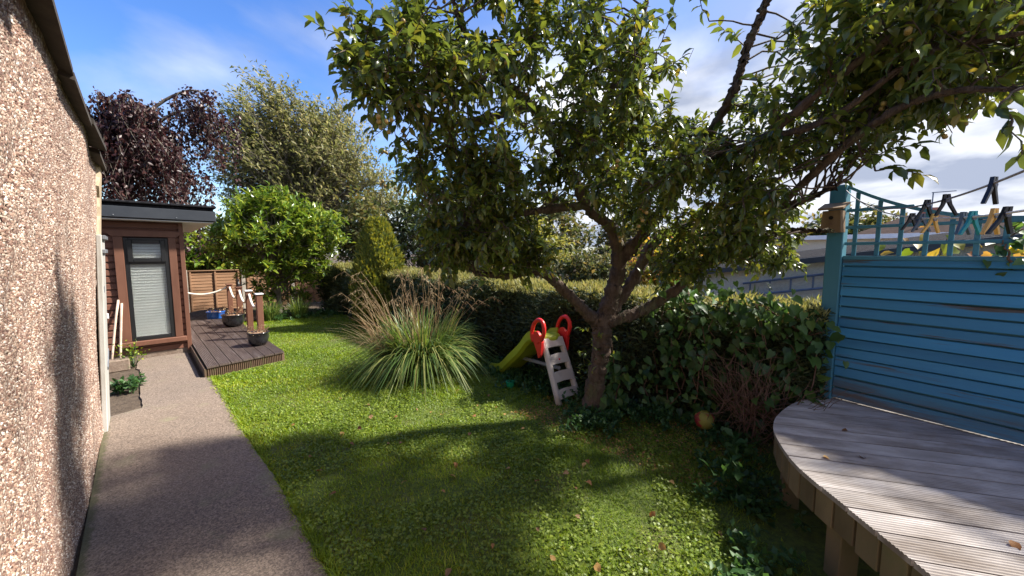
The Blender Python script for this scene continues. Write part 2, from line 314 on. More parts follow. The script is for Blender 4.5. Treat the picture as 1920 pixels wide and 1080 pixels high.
def pebble():
    m, t, p = newmat('pebbledash'); v = coords(t, (1, 1, 1), False)
    vo = N(t, 'ShaderNodeTexVoronoi', i_Scale=95.0); L(t, v, vo.inputs['Vector']); v2 = N(t, 'ShaderNodeTexVoronoi', i_Scale=150.0); L(t, v, v2.inputs['Vector'])
    se = N(t, 'ShaderNodeSeparateColor'); L(t, vo.outputs['Color'], se.inputs[0])
    c = ramp(t, se.outputs[0], [(0, (.09, .05, .04)), (.2, (.19, .10, .08)), (.45, (.29, .19, .14)), (.7, (.41, .30, .23)), (.88, (.56, .46, .38)), (1, (.80, .74, .67))])
    c = mixc(t, ramp(t, vo.outputs['Distance'], [(.42, 0), (.75, 1)]), c, (.20, .13, .09))
    c = mixc(t, ramp(t, noise(t, v, 1.4, 5), [(.48, 0), (.7, .45)]), c, (.22, .13, .11))
    st = N(t, 'ShaderNodeMapping'); st.inputs['Scale'].default_value = (1, 2.6, .35); L(t, v, st.inputs[0])
    c = mixc(t, ramp(t, noise(t, st.outputs[0], 1.6, 6), [(.60, 0), (.70, .5)]), c, (.30, .14, .08))
    L(t, c, p.inputs['Base Color']); p.inputs['Roughness'].default_value = .9
    h = math_n(t, 'SUBTRACT', 1.0, vo.outputs['Distance']); h2 = math_n(t, 'ADD', h, math_n(t, 'MULTIPLY', math_n(t, 'SUBTRACT', 1.0, v2.outputs['Distance']), .5))
    bumpn(t, p, h2, .8, .007); return m
M['pebble'] = pebble()
def stones():
    m, t, p = newmat('pebble_stone'); a = N(t, 'ShaderNodeAttribute', attribute_name='tint')
    c = ramp(t, a.outputs['Fac'], [(0, (.10, .055, .045)), (.25, (.22, .12, .09)), (.5, (.34, .22, .16)), (.75, (.46, .34, .26)), (.9, (.62, .52, .43)), (1, (.82, .76, .70))])
    v = coords(t, (1, 2.2, .4), False); c = mixc(t, ramp(t, noise(t, v, 1.7, 5), [(.46, 0), (.66, .55)]), c, (.15, .095, .08))
    L(t, c, p.inputs['Base Color']); p.inputs['Roughness'].default_value = .65; return m
M['stones'] = stones()
def pathm():
    m, t, p = newmat('concrete_path'); v = coords(t, (1, 1, 1), False)
    c = mixc(t, ramp(t, noise(t, v, 2.2, 8, .65), [(.35, 0), (.68, 1)]), (.115, .084, .062), (.19, .142, .108))
    c = mixc(t, ramp(t, noise(t, v, 1.1, 7, .65), [(.44, 0), (.60, .75)]), c, (.075, .06, .05))
    c = mixc(t, ramp(t, noise(t, v, 60, 6, .85), [(.45, 0), (.62, 1)]), c, (.29, .22, .17))
    c = mixc(t, ramp(t, noise(t, v, 42, 6, .8), [(.54, 0), (.68, .85)]), c, (.07, .054, .048))
    vo = N(t, 'ShaderNodeTexVoronoi', i_Scale=140.0); L(t, v, vo.inputs['Vector']); se = N(t, 'ShaderNodeSeparateColor'); L(t, vo.outputs['Color'], se.inputs[0])
    c = mixc(t, ramp(t, se.outputs[0], [(.66, 0), (.74, .5)]), c, (.32, .25, .19)); c = mixc(t, ramp(t, se.outputs[1], [(.74, 0), (.82, .5)]), c, (.07, .053, .043))
    c = mixc(t, ramp(t, noise(t, v, 3.1, 6), [(.60, 0), (.72, .6)]), c, (.20, .19, .11))
    sx = N(t, 'ShaderNodeSeparateXYZ'); L(t, v, sx.inputs[0])     # moss along the foot of the wall
    mo = math_n(t, 'ADD', ramp(t, math_n(t, 'ABSOLUTE', math_n(t, 'ADD', sx.outputs[0], .45)), [(0, 1), (.09, 0)]), math_n(t, 'SUBTRACT', noise(t, v, 14), .75))
    c = mixc(t, ramp(t, mo, [(.3, 0), (.6, .8)]), c, (.075, .075, .03))
    L(t, c, p.inputs['Base Color']); p.inputs['Roughness'].default_value = .92
    bumpn(t, p, math_n(t, 'ADD', noise(t, v, 120, 4, .7), math_n(t, 'MULTIPLY', noise(t, v, 9, 5), 2.0)), .7, .006); return m
M['path'] = pathm()
def lawnm(name):
    m, t, p = newmat(name); v = coords(t, (1, 1, 1), False)
    c = mixc(t, ramp(t, noise(t, v, 30, 6, .65), [(.35, 0), (.7, 1)]), (.05, .08, .009), (.14, .18, .014))
    c = mixc(t, ramp(t, noise(t, v, 2.2, 6, .6), [(.50, 0), (.68, .7)]), c, (.13, .11, .045))
    L(t, c, p.inputs['Base Color']); p.inputs['Roughness'].default_value = .9; bumpn(t, p, noise(t, v, 90, 5, .7), .8, .02); return m
M['lawn'] = lawnm('lawn_turf')

# ------------------------------------------------------------------ ground, lawn, path
def gz(x, y):
    s = np.clip((x - 5.0) / 2.0, 0, 1); s = s * s * (3 - 2 * s); return -1.0 * s - .006
def ground():
    ax = np.concatenate([-np.geomspace(2, 900, 22)[::-1], np.linspace(-1.5, 10, 47), np.geomspace(11, 900, 22)])
    ay = np.concatenate([-np.geomspace(4, 900, 22)[::-1], np.linspace(-3, 14, 40), np.geomspace(15, 900, 22)])
    X, Y = np.meshgrid(ax, ay); v = np.stack([X, Y, gz(X, Y)], -1).reshape(-1, 3); n, k = len(ay), len(ax)
    i = (np.arange(n - 1)[:, None] * k + np.arange(k - 1)[None]).ravel(); f = np.stack([i, i + 1, i + k + 1, i + k], 1)
    return obj('ground', v, f, M['soil'], kind='structure')
ground()
def sheet(name, x0, x1, y0, y1, z, mat, nx=20, ny=60, amp=0):
    X, Y = np.meshgrid(np.linspace(x0, x1, nx), np.linspace(y0, y1, ny)); Z = z + amp * (np.sin(X * 3.1 + 1) * np.sin(Y * 1.7) + np.sin(X * 1.3 - Y * 2.3))
    i = (np.arange(ny - 1)[:, None] * nx + np.arange(nx - 1)[None]).ravel(); f = np.stack([i, i + 1, i + nx + 1, i + nx], 1)
    return obj(name, np.stack([X, Y, Z], -1).reshape(-1, 3), f, mat, kind='structure')
def lawnz(x, y): return .012 + .008 * (np.sin(x * 3.1 + 1) * np.sin(y * 1.7) + np.sin(x * 1.3 - y * 2.3))
sheet('lawn', .56, 3.75, -1.5, 10.6, .012, M['lawn'], 30, 90, .008)
def path():
    ys = np.linspace(-1.5, 7.78, 120); xr = .575 + .012 * np.sin(ys * 2.7) + .004 * rng.normal(size=120); xr = np.where(ys > 6.0, np.minimum(xr, .47), xr)
    xl = np.where(ys > 5.25, -.07 + .008 * np.sin(ys * 5) + .004 * rng.normal(size=120) - .03 * (ys > 7.1), -.315); v = []
    for x, y, q in zip(xl, ys, xr): v += [(x, y, -.05), (x, y, .028), (x + .3 * (q - x), y, .032), (x + .7 * (q - x), y, .033), (q - .012, y, .030), (q, y, .018), (q, y, -.05)]
    f = [(k * 7 + j, k * 7 + j + 1, k * 7 + j + 8, k * 7 + j + 7) for k in range(119) for j in range(6)]
    obj('path', v, [q[::-1] for q in f], M['path'], kind='structure')
path()
def soilstrip():
    v, f = cbox(-1.0, 0.0, 5.24, 7.75, -.05, .012); obj('soil_strip', v, f, M['soil'], kind='structure')
    X, Y = np.meshgrid(np.linspace(.3, 3.4, 40), np.linspace(10.45, 12.9, 30)); Z = .02 + .22 * np.exp(-((X - 1.3) / .8) ** 2 - ((Y - 11.6) / .7) ** 2) + .02 * rng.random(X.shape)
    i = (np.arange(29)[:, None] * 40 + np.arange(39)[None]).ravel(); obj('soil_bed', np.stack([X, Y, Z], -1).reshape(-1, 3), np.stack([i, i + 1, i + 41, i + 40], 1), M['soil'], kind='structure', smooth=True)
soilstrip()

# ------------------------------------------------------------------ garage on the left
def lean(v):
    v = np.array(v, dtype=float); v[:, 0] += .125 * np.clip(v[:, 2] / 2.37, 0, 1.05) ** 1.5; return v
def garage():
    g = empty('garage', (-2.3, 1.2, 0), 'pebbledashed garage wall along the left edge with dark roof sheets overhanging', 'garage')
    # finely divided wall so that its surface is uneven
    ys = np.linspace(-3, 5.2, 130); zs = np.linspace(-.05, 2.46, 44); Y, Z = np.meshgrid(ys, zs)
    X = -.325 + .010 * np.sin(Y * 1.7 + Z) + .006 * np.sin(Y * 4.1 - Z * 3) + .0025 * rng.normal(size=Y.shape)
    n, k = Y.shape; i = (np.arange(n - 1)[:, None] * k + np.arange(k - 1)[None]).ravel()
    obj('wall', lean(np.stack([X, Y, Z], -1).reshape(-1, 3)), np.stack([i, i + 1, i + k + 1, i + k], 1), M['pebble'], g, smooth=True)
    n = 64000; y = 1.6 + 3.45 * rng.random(n) ** 1.0; z = .02 + 2.33 * rng.random(n)
    keep = ~((y > 4.78) & (z < 1.78)) & ~(y > 5.0 - .06 * np.sin(z * 9)); y, z = y[keep], z[keep]; n = len(y); x = -.325 + .010 * np.sin(y * 1.7 + z) + .006 * np.sin(y * 4.1 - z * 3) - .001
    rr = .0035 + .0035 * rng.random(n); hh = .003 + .004 * rng.random(n); a0 = rng.random(n) * 6.28; pv = np.empty((n, 6, 3))
    for q in range(5): an = a0 + q * 1.2566; jr = rr * (.75 + .5 * rng.random(n)); pv[:, q] = np.stack([x + .001 * rng.random(n), y + jr * np.cos(an), z + jr * np.sin(an)], 1)
    pv[:, 5] = np.stack([x + hh, y + .25 * rr * rng.normal(size=n), z + .25 * rr * rng.normal(size=n)], 1)
    ii = np.arange(n)[:, None] * 6; pf = np.vstack([ii + np.array([[q, (q + 1) % 5, 5]]) for q in range(5)])
    obj('pebbles', lean(pv.reshape(-1, 3)), pf, M['stones'], g, kind='stuff', tint=np.repeat(rng.random(n), 6))
    v, f = cbox(-4.2, -.345, -3, 5.19, -.05, 2.36); obj('wall_core', v, f, M['cement'], g)
    # bare cement strip down the far corner
    zs = np.linspace(0, 2.44, 30); w = .22 + .06 * np.sin(zs * 9) + .03 * rng.normal(size=30); v, f = [], []
    for z, q in zip(zs, w): v += [(-.335, 5.21 - q, z), (-.308 + .004 * math.sin(z * 20), 5.21 - q * .8, z), (-.306, 5.205, z), (-.34, 5.21, z)]
    f = [(a * 4 + b, a * 4 + b + 1, a * 4 + b + 5, a * 4 + b + 4) for a in range(29) for b in range(3)]
    obj('cement_edge', lean(v), f, M['cement'], g)
    for k in range(9):      # overlapping roof sheets, seen from below
        y0 = -2.6 + k * .87; dz = .012 * (k % 2) + rng.normal() * .006; a = .06 * rng.normal()
        sx = -.135 + rng.normal() * .012
        v = [(sx, y0 - .03, 2.365 + dz), (sx + .012 * rng.normal(), y0 + .86, 2.352 + dz + .02), (-2.3, y0 + .86, 3.02 + dz), (-2.3, y0 - .03, 3.02 + dz)]
        v += [(p[0], p[1], p[2] + .035) for p in v]
        obj('roof_sheet', v, [(3, 2, 1, 0), (4, 5, 6, 7), (0, 1, 5, 4), (1, 2, 6, 5), (2, 3, 7, 6), (3, 0, 4, 7)], M['slateroof'], g)
    obj('end_wall', lean([(-.33, 5.185, 0), (-.33, 5.185, 1.2), (-.33, 5.185, 2.36), (-4.2, 5.185, 2.36), (-4.2, 5.185, 0)]), [(0, 1, 2, 3, 4)], M['cement'], g)
    b = cbox(-.322, -.285, 4.78, 5.19, .02, 1.76, .006); bo = obj('corner_board', lean(b[0]), b[1], M['whiteboard'], g)
    for z in (1.60, 1.72): obj('bracket', *(lambda q: (lean(q[0]), q[1]))(cbox(-.284, -.262, 4.80, 5.16, z, z + .035)), M['rust'], bo)
    s = cbox(-.284, -.268, 4.95, 5.24, .60, .64); obj('strap', xf(s[0], Matrix.Translation((0, 5.1, .62)) @ Matrix.Rotation(.45, 4, 'X') @ Matrix.Translation((0, -5.1, -.62))) + np.array([.017, 0, 0]), s[1], M['rust'], bo)
    obj('latch', *cbox(-.30, -.23, 5.195, 5.225, .98, 1.03), M['white'], bo)
    for z in (.42, 1.25): obj('plate', *(lambda q: (lean(q[0]), q[1]))(cbox(-.2845, -.276, 4.86, 4.98, z, z + .06)), M['rust'], bo)
garage()

# ------------------------------------------------------------------ brown summer house
def shed():
    s = empty('garden_shed', (-.8, 9.3, 0), 'brown clapboard garden shed with tall black window and flat grey roof', 'shed')
    obj('wall', *cbox(-2.2, .50, 7.86, 11.0, .10, 2.07), M['brown'], s)
    obj('plinth', *cbox(-2.2, .51, 7.84, 11.0, -.02, .10), M['block'], s)
    z, wx0, wx1, wz0, wz1 = .10, -.135, .345, .28, 1.85
    while z < 2.06:
        h = min(.098, 2.07 - z)
        for x0, x1 in (((-2.2, wx0), (wx1, .475)) if z + h > wz0 and z < wz1 else ((-2.2, .475),)):
            v = [(x0, 7.861, z), (x1, 7.861, z), (x1, 7.861, z + h), (x0, 7.861, z + h), (x0, 7.832, z + .004), (x1, 7.832, z + .004), (x1, 7.835, z + h * .72), (x0, 7.835, z + h * .72), (x0, 7.852, z + h * .86), (x1, 7.852, z + h * .86), (x1, 7.854, z + h), (x0, 7.854, z + h)]
            obj('siding_board', v, [(4, 5, 6, 7), (7, 6, 9, 8), (8, 9, 10, 11), (0, 1, 5, 4), (11, 10, 2, 3), (0, 4, 7, 8, 11, 3), (1, 2, 10, 9, 6, 5)], M['brown'], s)
        z += .0985
    obj('corner_trim', *cbox(.475, .53, 7.80, 7.865, .06, 2.07), M['trim'], s)
    obj('corner_trim', *cbox(.502, .528, 7.87, 11.0, .06, 2.07), M['brown'], s)
    # window
    w = obj('window', *join([cbox(-.135, -.085, 7.80, 7.86, .30, 1.83), cbox(.295, .345, 7.80, 7.86, .30, 1.83), cbox(-.085, .295, 7.801, 7.86, .30, .35), cbox(-.085, .295, 7.801, 7.86, 1.78, 1.83), cbox(-.085, .295, 7.801, 7.86, 1.44, 1.49)]), M['black'], s)
    obj('sash', *join([cbox(-.10, -.045, 7.778, 7.80, 1.47, 1.80, .01), cbox(.255, .31, 7.778, 7.80, 1.47, 1.80, .01), cbox(-.045, .255, 7.779, 7.80, 1.47, 1.525, .01), cbox(-.045, .255, 7.779, 7.80, 1.745, 1.80, .01)]), M['black'], w)
    obj('pane', *cbox(-.085, .295, 7.82, 7.826, .35, 1.44, .001), M['glass'], w)
    obj('pane', *cbox(-.045, .255, 7.806, 7.812, 1.525, 1.745, .001), M['glass'], w)
    bl = []
    for k in range(34): bl.append(([(-.085, 7.832, .36 + k * .042), (.295, 7.832, .36 + k * .042), (.295, 7.852, .36 + k * .042 + .038), (-.085, 7.852, .36 + k * .042 + .038)], [(0, 1, 2, 3)]))
    obj('blind', *join(bl), M['blind'], w)
    obj('trim', *cbox(-.235, -.1355, 7.79, 7.835, .30, 1.845), M['trim'], s); obj('trim', *cbox(.3455, .435, 7.79, 7.835, .30, 1.845), M['trim'], s)
    h = [(-.30, 1.925), (.50, 1.925), (.50, 1.90), (.45, 1.845), (-.25, 1.845), (-.30, 1.90)]
    v = [(x, 7.782, z) for x, z in h] + [(x, 7.84, z) for x, z in h]
    obj('head_trim', v, [(5, 4, 3, 2, 1, 0), (6, 7, 8, 9, 10, 11)] + [(q, (q + 1) % 6, (q + 1) % 6 + 6, q + 6) for q in range(6)], M['trim'], s)
    obj('sill', *cbox(-.28, .475, 7.755, 7.84, .225, .298, .008), M['trim'], s)
    r = obj('roof', *cbox(-2.6, .89, 7.58, 11.3, 2.09, 2.30), M['felt'], s)
    obj('fascia', *cbox(-2.6, .915, 7.545, 7.578, 2.10, 2.255, .006), M['fascia'], r); obj('fascia', *cbox(.892, .92, 7.58, 11.3, 2.10, 2.255, .006), M['fascia'], r)
    obj('drip_edge', *cbox(-2.6, .93, 7.52, 11.3, 2.302, 2.335, .008), M['felt'], r)
    obj('soffit', *cbox(-2.59, .888, 7.585, 11.29, 2.074, 2.088), M['white'], r)
    for x in (-1.0, -.2, .45): obj('screw', *ball((x, 7.545, 2.13), .008), M['rust'], r)
shed()

# ------------------------------------------------------------------ dark deck, rope posts, pots
def ridged(v0, v1, u0, u1, z, n, along_y=True, depth=.004, th=.024):
    """a grooved deck board: profile across, ends given by functions of the cross coordinate"""
    xs, zs = [v0 + .002], [z - th]
    m = n * 2 + 1
    for k in range(m + 1): xs.append(v0 + .002 + (v1 - v0 - .004) * k / m); zs.append(z - (depth if k % 4 in (2, 3) else 0))
    xs.append(v1 - .002); zs.append(z - th); v, f, k = [], [], len(xs)
    for x, q in zip(xs, zs): v.append((x, u0(x), q))
    for x, q in zip(xs, zs): v.append((x, u1(x), q))
    for a in range(k - 1): f.append((a, a + 1, a + 1 + k, a + k))
    f.append(tuple(range(k))[::-1]); f.append(tuple(range(k, 2 * k))); f.append((k - 1, 0, k, 2 * k - 1)); return np.array(v), f
def dark_deck():
    d = empty('composite_deck', (.98, 8.2, 0), 'dark brown grooved deck beside the brown shed', 'deck'); n = 7
    for k in range(n):
        x0 = .535 + k * .131; y1 = 10.45
        f0 = lambda x: 6.04 + (x - .53) * .20
        obj('plank', *ridged(x0, x0 + .126, f0, lambda x: y1, .155, 14), M['deckdark'], d)
    a = cbox(0, .93, -.012, .012, .0, .128); vv = rotz(a[0], math.atan(.2)) + np.array([.53, 6.075, 0]); obj('skirt_board', vv, a[1], M['skirt'], d)
    for k in range(40):
        a = cbox(.0, .012, -.006, .006, .004, .125); c = .008 + k * .0228; obj('skirt_rib', rotz(a[0] + np.array([c, -.016, 0]), math.atan(.2)) + np.array([.53, 6.075, 0]), a[1], M['skirt'], d)
    obj('skirt_board', *cbox(1.445, 1.465, 6.30, 10.45, 0, .128), M['skirt'], d); obj('skirt_board', *cbox(.505, .528, 6.05, 7.78, 0, .128), M['skirt'], d)
dark_deck()
posts = [(1.415, 7.5, 'nearest rope post on the dark deck, rising behind the front black pot'), (1.405, 8.3, 'second rope post from the front of the dark deck'), (1.415, 9.3, 'rope post topped by a small cat figure'), (1.40, 10.3, 'farthest rope post, linked to the shed by rope')]
for k, (x, y, lab) in enumerate(posts):
    p = empty('rope_post', (x, y, .155), lab, 'post', 'posts along the dark deck')
    obj('shaft', *cbox(x - .045, x + .045, y - .045, y + .045, .156, .90, .006), M['trim'], p)
    obj('cap', *cbox(x - .06, x + .06, y - .06, y + .06, .901, .925, .008), M['trim'] if k > 1 else M['white'], p)
def cat(x, y, z):
    b = join([tube([(x, y, z), (x, y, z + .05), (x, y + .01, z + .10)], [.035, .03, .018], 8), ball((x, y, z + .125), .024), tube([(x - .014, y, z + .14), (x - .018, y, z + .17)], [.009, .001], 5), tube([(x + .014, y, z + .14), (x + .018, y, z + .17)], [.009, .001], 5), tube([(x + .03, y, z + .01), (x + .05, y, z + .05), (x + .04, y, z + .10)], [.008, .006], 5)])
    obj('cat_figure', *b, M['black'], label='small dark cat figure sitting on a rope post', cat='ornament')
cat(1.415, 9.3, .926)
def rope(a, b, sag, lab):
    t = np.linspace(0, 1, 18)[:, None]; p = np.array(a) * (1 - t) + np.array(b) * t; p[:, 2] -= sag * 4 * (t * (1 - t))[:, 0]
    obj('rope', *tube(p, .02, 7), M['rope'], label=lab, cat='rope', group='white ropes between the deck posts', smooth=True)
rope((.545, 10.42, .84), (1.36, 10.3, .86), .13, 'white rope sagging from the shed side to the farthest post')
rope((1.40, 10.25, .85), (1.415, 9.35, .85), .20, 'white rope between the farthest post and the cat post')
rope((1.415, 9.25, .85), (1.405, 8.35, .85), .20, 'white rope between the cat post and the second post')
rope((1.405, 8.25, .85), (1.415, 7.55, .85), .20, 'white rope between the two nearest deck posts')
def pot(x, y, z, r, h, m, lab, dry=True):
    p = empty('plant_pot', (x, y, z), lab, 'pot', 'glazed pots on the dark deck')
    obj('bowl', *lathe([(r * .62, 0), (r * .86, h * .25), (r * .98, h * .6), (r * .95, h * .88), (r * 1.04, h * .93), (r * 1.04, h), (r * .92, h), (r * .90, h * .9)], (x, y, z), 28), m, p, smooth=True)
    obj('compost', *lathe([(r * .9, h * .85), (r * .55, h * .93), (.01, h * .96)], (x, y, z), 20), M['terracotta'], p)
    g = Grow(); n = 26
    for k in range(n):
        a = rng.random() * 6.28; q = r * .8 * rng.random() ** .5; b = np.array([x + q * math.cos(a), y + q * math.sin(a), z + h * .9]); e = b + np.array([math.cos(a) * .05, math.sin(a) * .05, .04 + .09 * rng.random()])
        g.twig(bend(b, e, .1), .003, .001, 3); g.leaves([b, e], 2, .05)
    obj('stems', *join(g.tw), M['twig'], p, kind='stuff'); P, D, U, Ln = g.arrays(); add_foliage('leaves', P, D, U, Ln, Ln * .4, 'oval', M['straw'] if dry else M['weed'], p)
pot(1.27, 6.95, .156, .15, .21, M['glazeblack'], 'black glazed pot on the front corner of the dark deck')
pot(1.27, 9.12, .156, .19, .24, M['glazeblack'], 'black glazed pot in the middle of the deck near the cat post')
pot(1.17, 10.65, .03, .17, .27, M['glazeblue'], 'bright blue glazed pot at the far end of the deck')

# sticks and block by the shed
for k, (b, t, lab) in enumerate([((-.36, 7.55, .02), (-.235, 7.80, .93), 'pale pink stick leaning on the shed, the left one of two'), ((-.27, 7.50, .02), (-.205, 7.795, .88), 'pale pink stick leaning on the shed, the right one of two')]):
    obj('wooden_stick', *tube(bend(b, t, .0, 5, .003), .014, 8), M['sticks'], label=lab, cat='stick', smooth=True)
a = cbox(-.40, -.17, 7.2, 7.34, .012, .17, .012); obj('stone_block', rotz(a[0], .06, (-.28, 7.27, 0)), a[1], M['block'], label='squat stone block on the soil by the shed corner', cat='block')

# ------------------------------------------------------------------ panel fence at the end of the garden
def panel_fence():
    f = empty('panel_fence', (2.0, 13.0, 0), 'low brown wooden panel fence at the far end behind the deck', 'fence')
    for k in range(4):
        x0 = -.4 + k * 1.25
        for j in range(13):
            z = .03 + j * .083; a = cbox(x0 + .05, x0 + 1.20, 12.99, 13.004, z, z + .092, .003); v = a[0].copy(); v[:, 1] -= .010 * (1 - (v[:, 2] - z) / .09); obj('slat', v, a[1], M['panel'], f)
        for q in (.08, .6, 1.12): obj('batten', *cbox(x0 + q, x0 + q + .04, 12.95, 12.975, .02, 1.10), M['panel'], f)
        obj('post', *cbox(x0 - .045, x0 + .045, 12.95, 13.06, 0, 1.16), M['concretepost'], f)
        obj('capping', *cbox(x0 + .05, x0 + 1.2, 12.95, 13.03, 1.122, 1.145), M['panel'], f)
panel_fence()
def pale_shed(x, y, w, d, z0, z1, zr, lab, name='pale_outbuilding', m='white', cat='building'):
    b = empty(name, (x, y, z0), lab, cat)
    obj('wall', *cbox(x - w / 2, x + w / 2, y - d / 2, y + d / 2, z0, z1), M['cream'], b)
    e = .12; v = [(x - w / 2 - e, y - d / 2 - e, z1), (x + w / 2 + e, y - d / 2 - e, z1), (x + w / 2 + e, y + d / 2 + e, z1), (x - w / 2 - e, y + d / 2 + e, z1), (x - w / 2 - e, y, zr), (x + w / 2 + e, y, zr)]
    obj('roof', v, [(0, 1, 5, 4), (2, 3, 4, 5), (1, 2, 5), (3, 0, 4), (3, 2, 1, 0)], M[m], b)
pale_shed(2.6, 17.5, 4.2, 2.5, 0, 1.25, 1.62, 'low white roofed outbuilding beyond the panel fence')
pale_shed(10.9, 5.1, 1.3, 1.6, -1.0, .78, 1.12, 'small white roofed shed glimpsed behind the tree trunk')
pale_shed(9.85, 6.9, .5, .5, -1.0, .78, .90, 'small blue covered store glimpsed beyond the hedge', 'covered_store', 'glazeblue')

# ------------------------------------------------------------------ neighbour's building with ladder, far house
def neighbour():
    b = empty('neighbour_garage', (8.5, .5, -1), 'cream roughcast outbuilding with sloping dark felt roof beyond the hedge', 'building')
    ze = lambda y: 1.30 + .156 * (1.97 - y)
    y0, y1 = 2.3, -4.0
    v = [(6.7, y0, -1.1), (6.7, y1, -1.1), (6.7, y1, ze(y1)), (6.7, y0, ze(y0)), (10.5, y0, -1.1), (10.5, y1, -1.1), (10.5, y1, ze(y1) + .13), (10.5, y0, ze(y0) + .13)]
    F6 = [(0, 3, 2, 1), (4, 5, 6, 7), (0, 1, 5, 4), (2, 3, 7, 6), (1, 2, 6, 5), (0, 4, 7, 3)]
    obj('wall', v, F6, M['cream'], b)
    def slab(name, xa, xb, lo, hi, m):
        v = [(xa, y0 + .1, ze(y0) + lo + .05 * (xa - 6.7)), (xa, y1, ze(y1) + lo + .05 * (xa - 6.7)), (xb, y1, ze(y1) + lo + .05 * (xb - 6.7)), (xb, y0 + .1, ze(y0) + lo + .05 * (xb - 6.7))]
        v = v + [(p[0], p[1], p[2] + hi - lo) for p in v]
        obj(name, v, [(3, 2, 1, 0), (4, 5, 6, 7), (0, 1, 5, 4), (1, 2, 6, 5), (2, 3, 7, 6), (3, 0, 4, 7)], m, b)
    slab('roof', 6.62, 10.7, .01, .05, M['felt']); slab('eaves_trim', 6.55, 6.615, -.035, .045, M['fascia'])
    l = empty('ladder', (6.6, .2, 1.1), 'blue grey metal ladder hung sideways on the cream wall', 'ladder')
    zu = lambda y: 1.20 + .19 * (1.2 - y)
    for dz in (0, -.19): obj('rail', *tube([(6.62, 1.55, zu(1.55) + dz), (6.62, -1.3, zu(-1.3) + dz)], .018, 6), M['alu'], l)
    for k in range(11): y = 1.45 - k * .25; obj('rung', *tube([(6.62, y, zu(y) - .175), (6.62, y, zu(y) - .015)], .012, 6), M['alu'], l)
neighbour()
def house():
    h = empty('far_house', (27, -1.5, -1), 'distant brick house with hipped brown roof seen through the trellis', 'house')
    obj('wall', *cbox(25, 30, -4, 1.2, -1.2, 2.42), M['brick'], h)
    v = [(24.7, -4.3, 2.4), (30.3, -4.3, 2.4), (30.3, 1.5, 2.4), (24.7, 1.5, 2.4), (27.5, -2.6, 3.5), (27.5, -.6, 3.5)]
    r = obj('roof', v, [(0, 3, 5, 4), (2, 1, 4, 5), (1, 0, 4), (3, 2, 5), (0, 1, 2, 3)], M['fartile'], h)
    obj('chimney', *cbox(26.6, 27.1, -1.6, -1.0, 2.9, 3.75), M['brick'], r)
    a = join([tube([(26.5, -1.35, 2.8), (26.5, -1.35, 4.45)], .025, 5), tube([(26.5, -1.3, 4.43), (26.5, -2.05, 4.43)], .02, 5)])
    obj('aerial', *a, M['alu'], r)
    w = empty('far_flat_roof', (22, -1, -1), 'long low building with pale roof edge in the distance on the right', 'building')
    obj('wall', *cbox(21.5, 24, -9, 4.0, -1.2, 2.2), M['cream'], w); obj('roof', *cbox(21.2, 24.2, -9.2, 4.2, 2.2, 2.38), M['white'], w)
house()

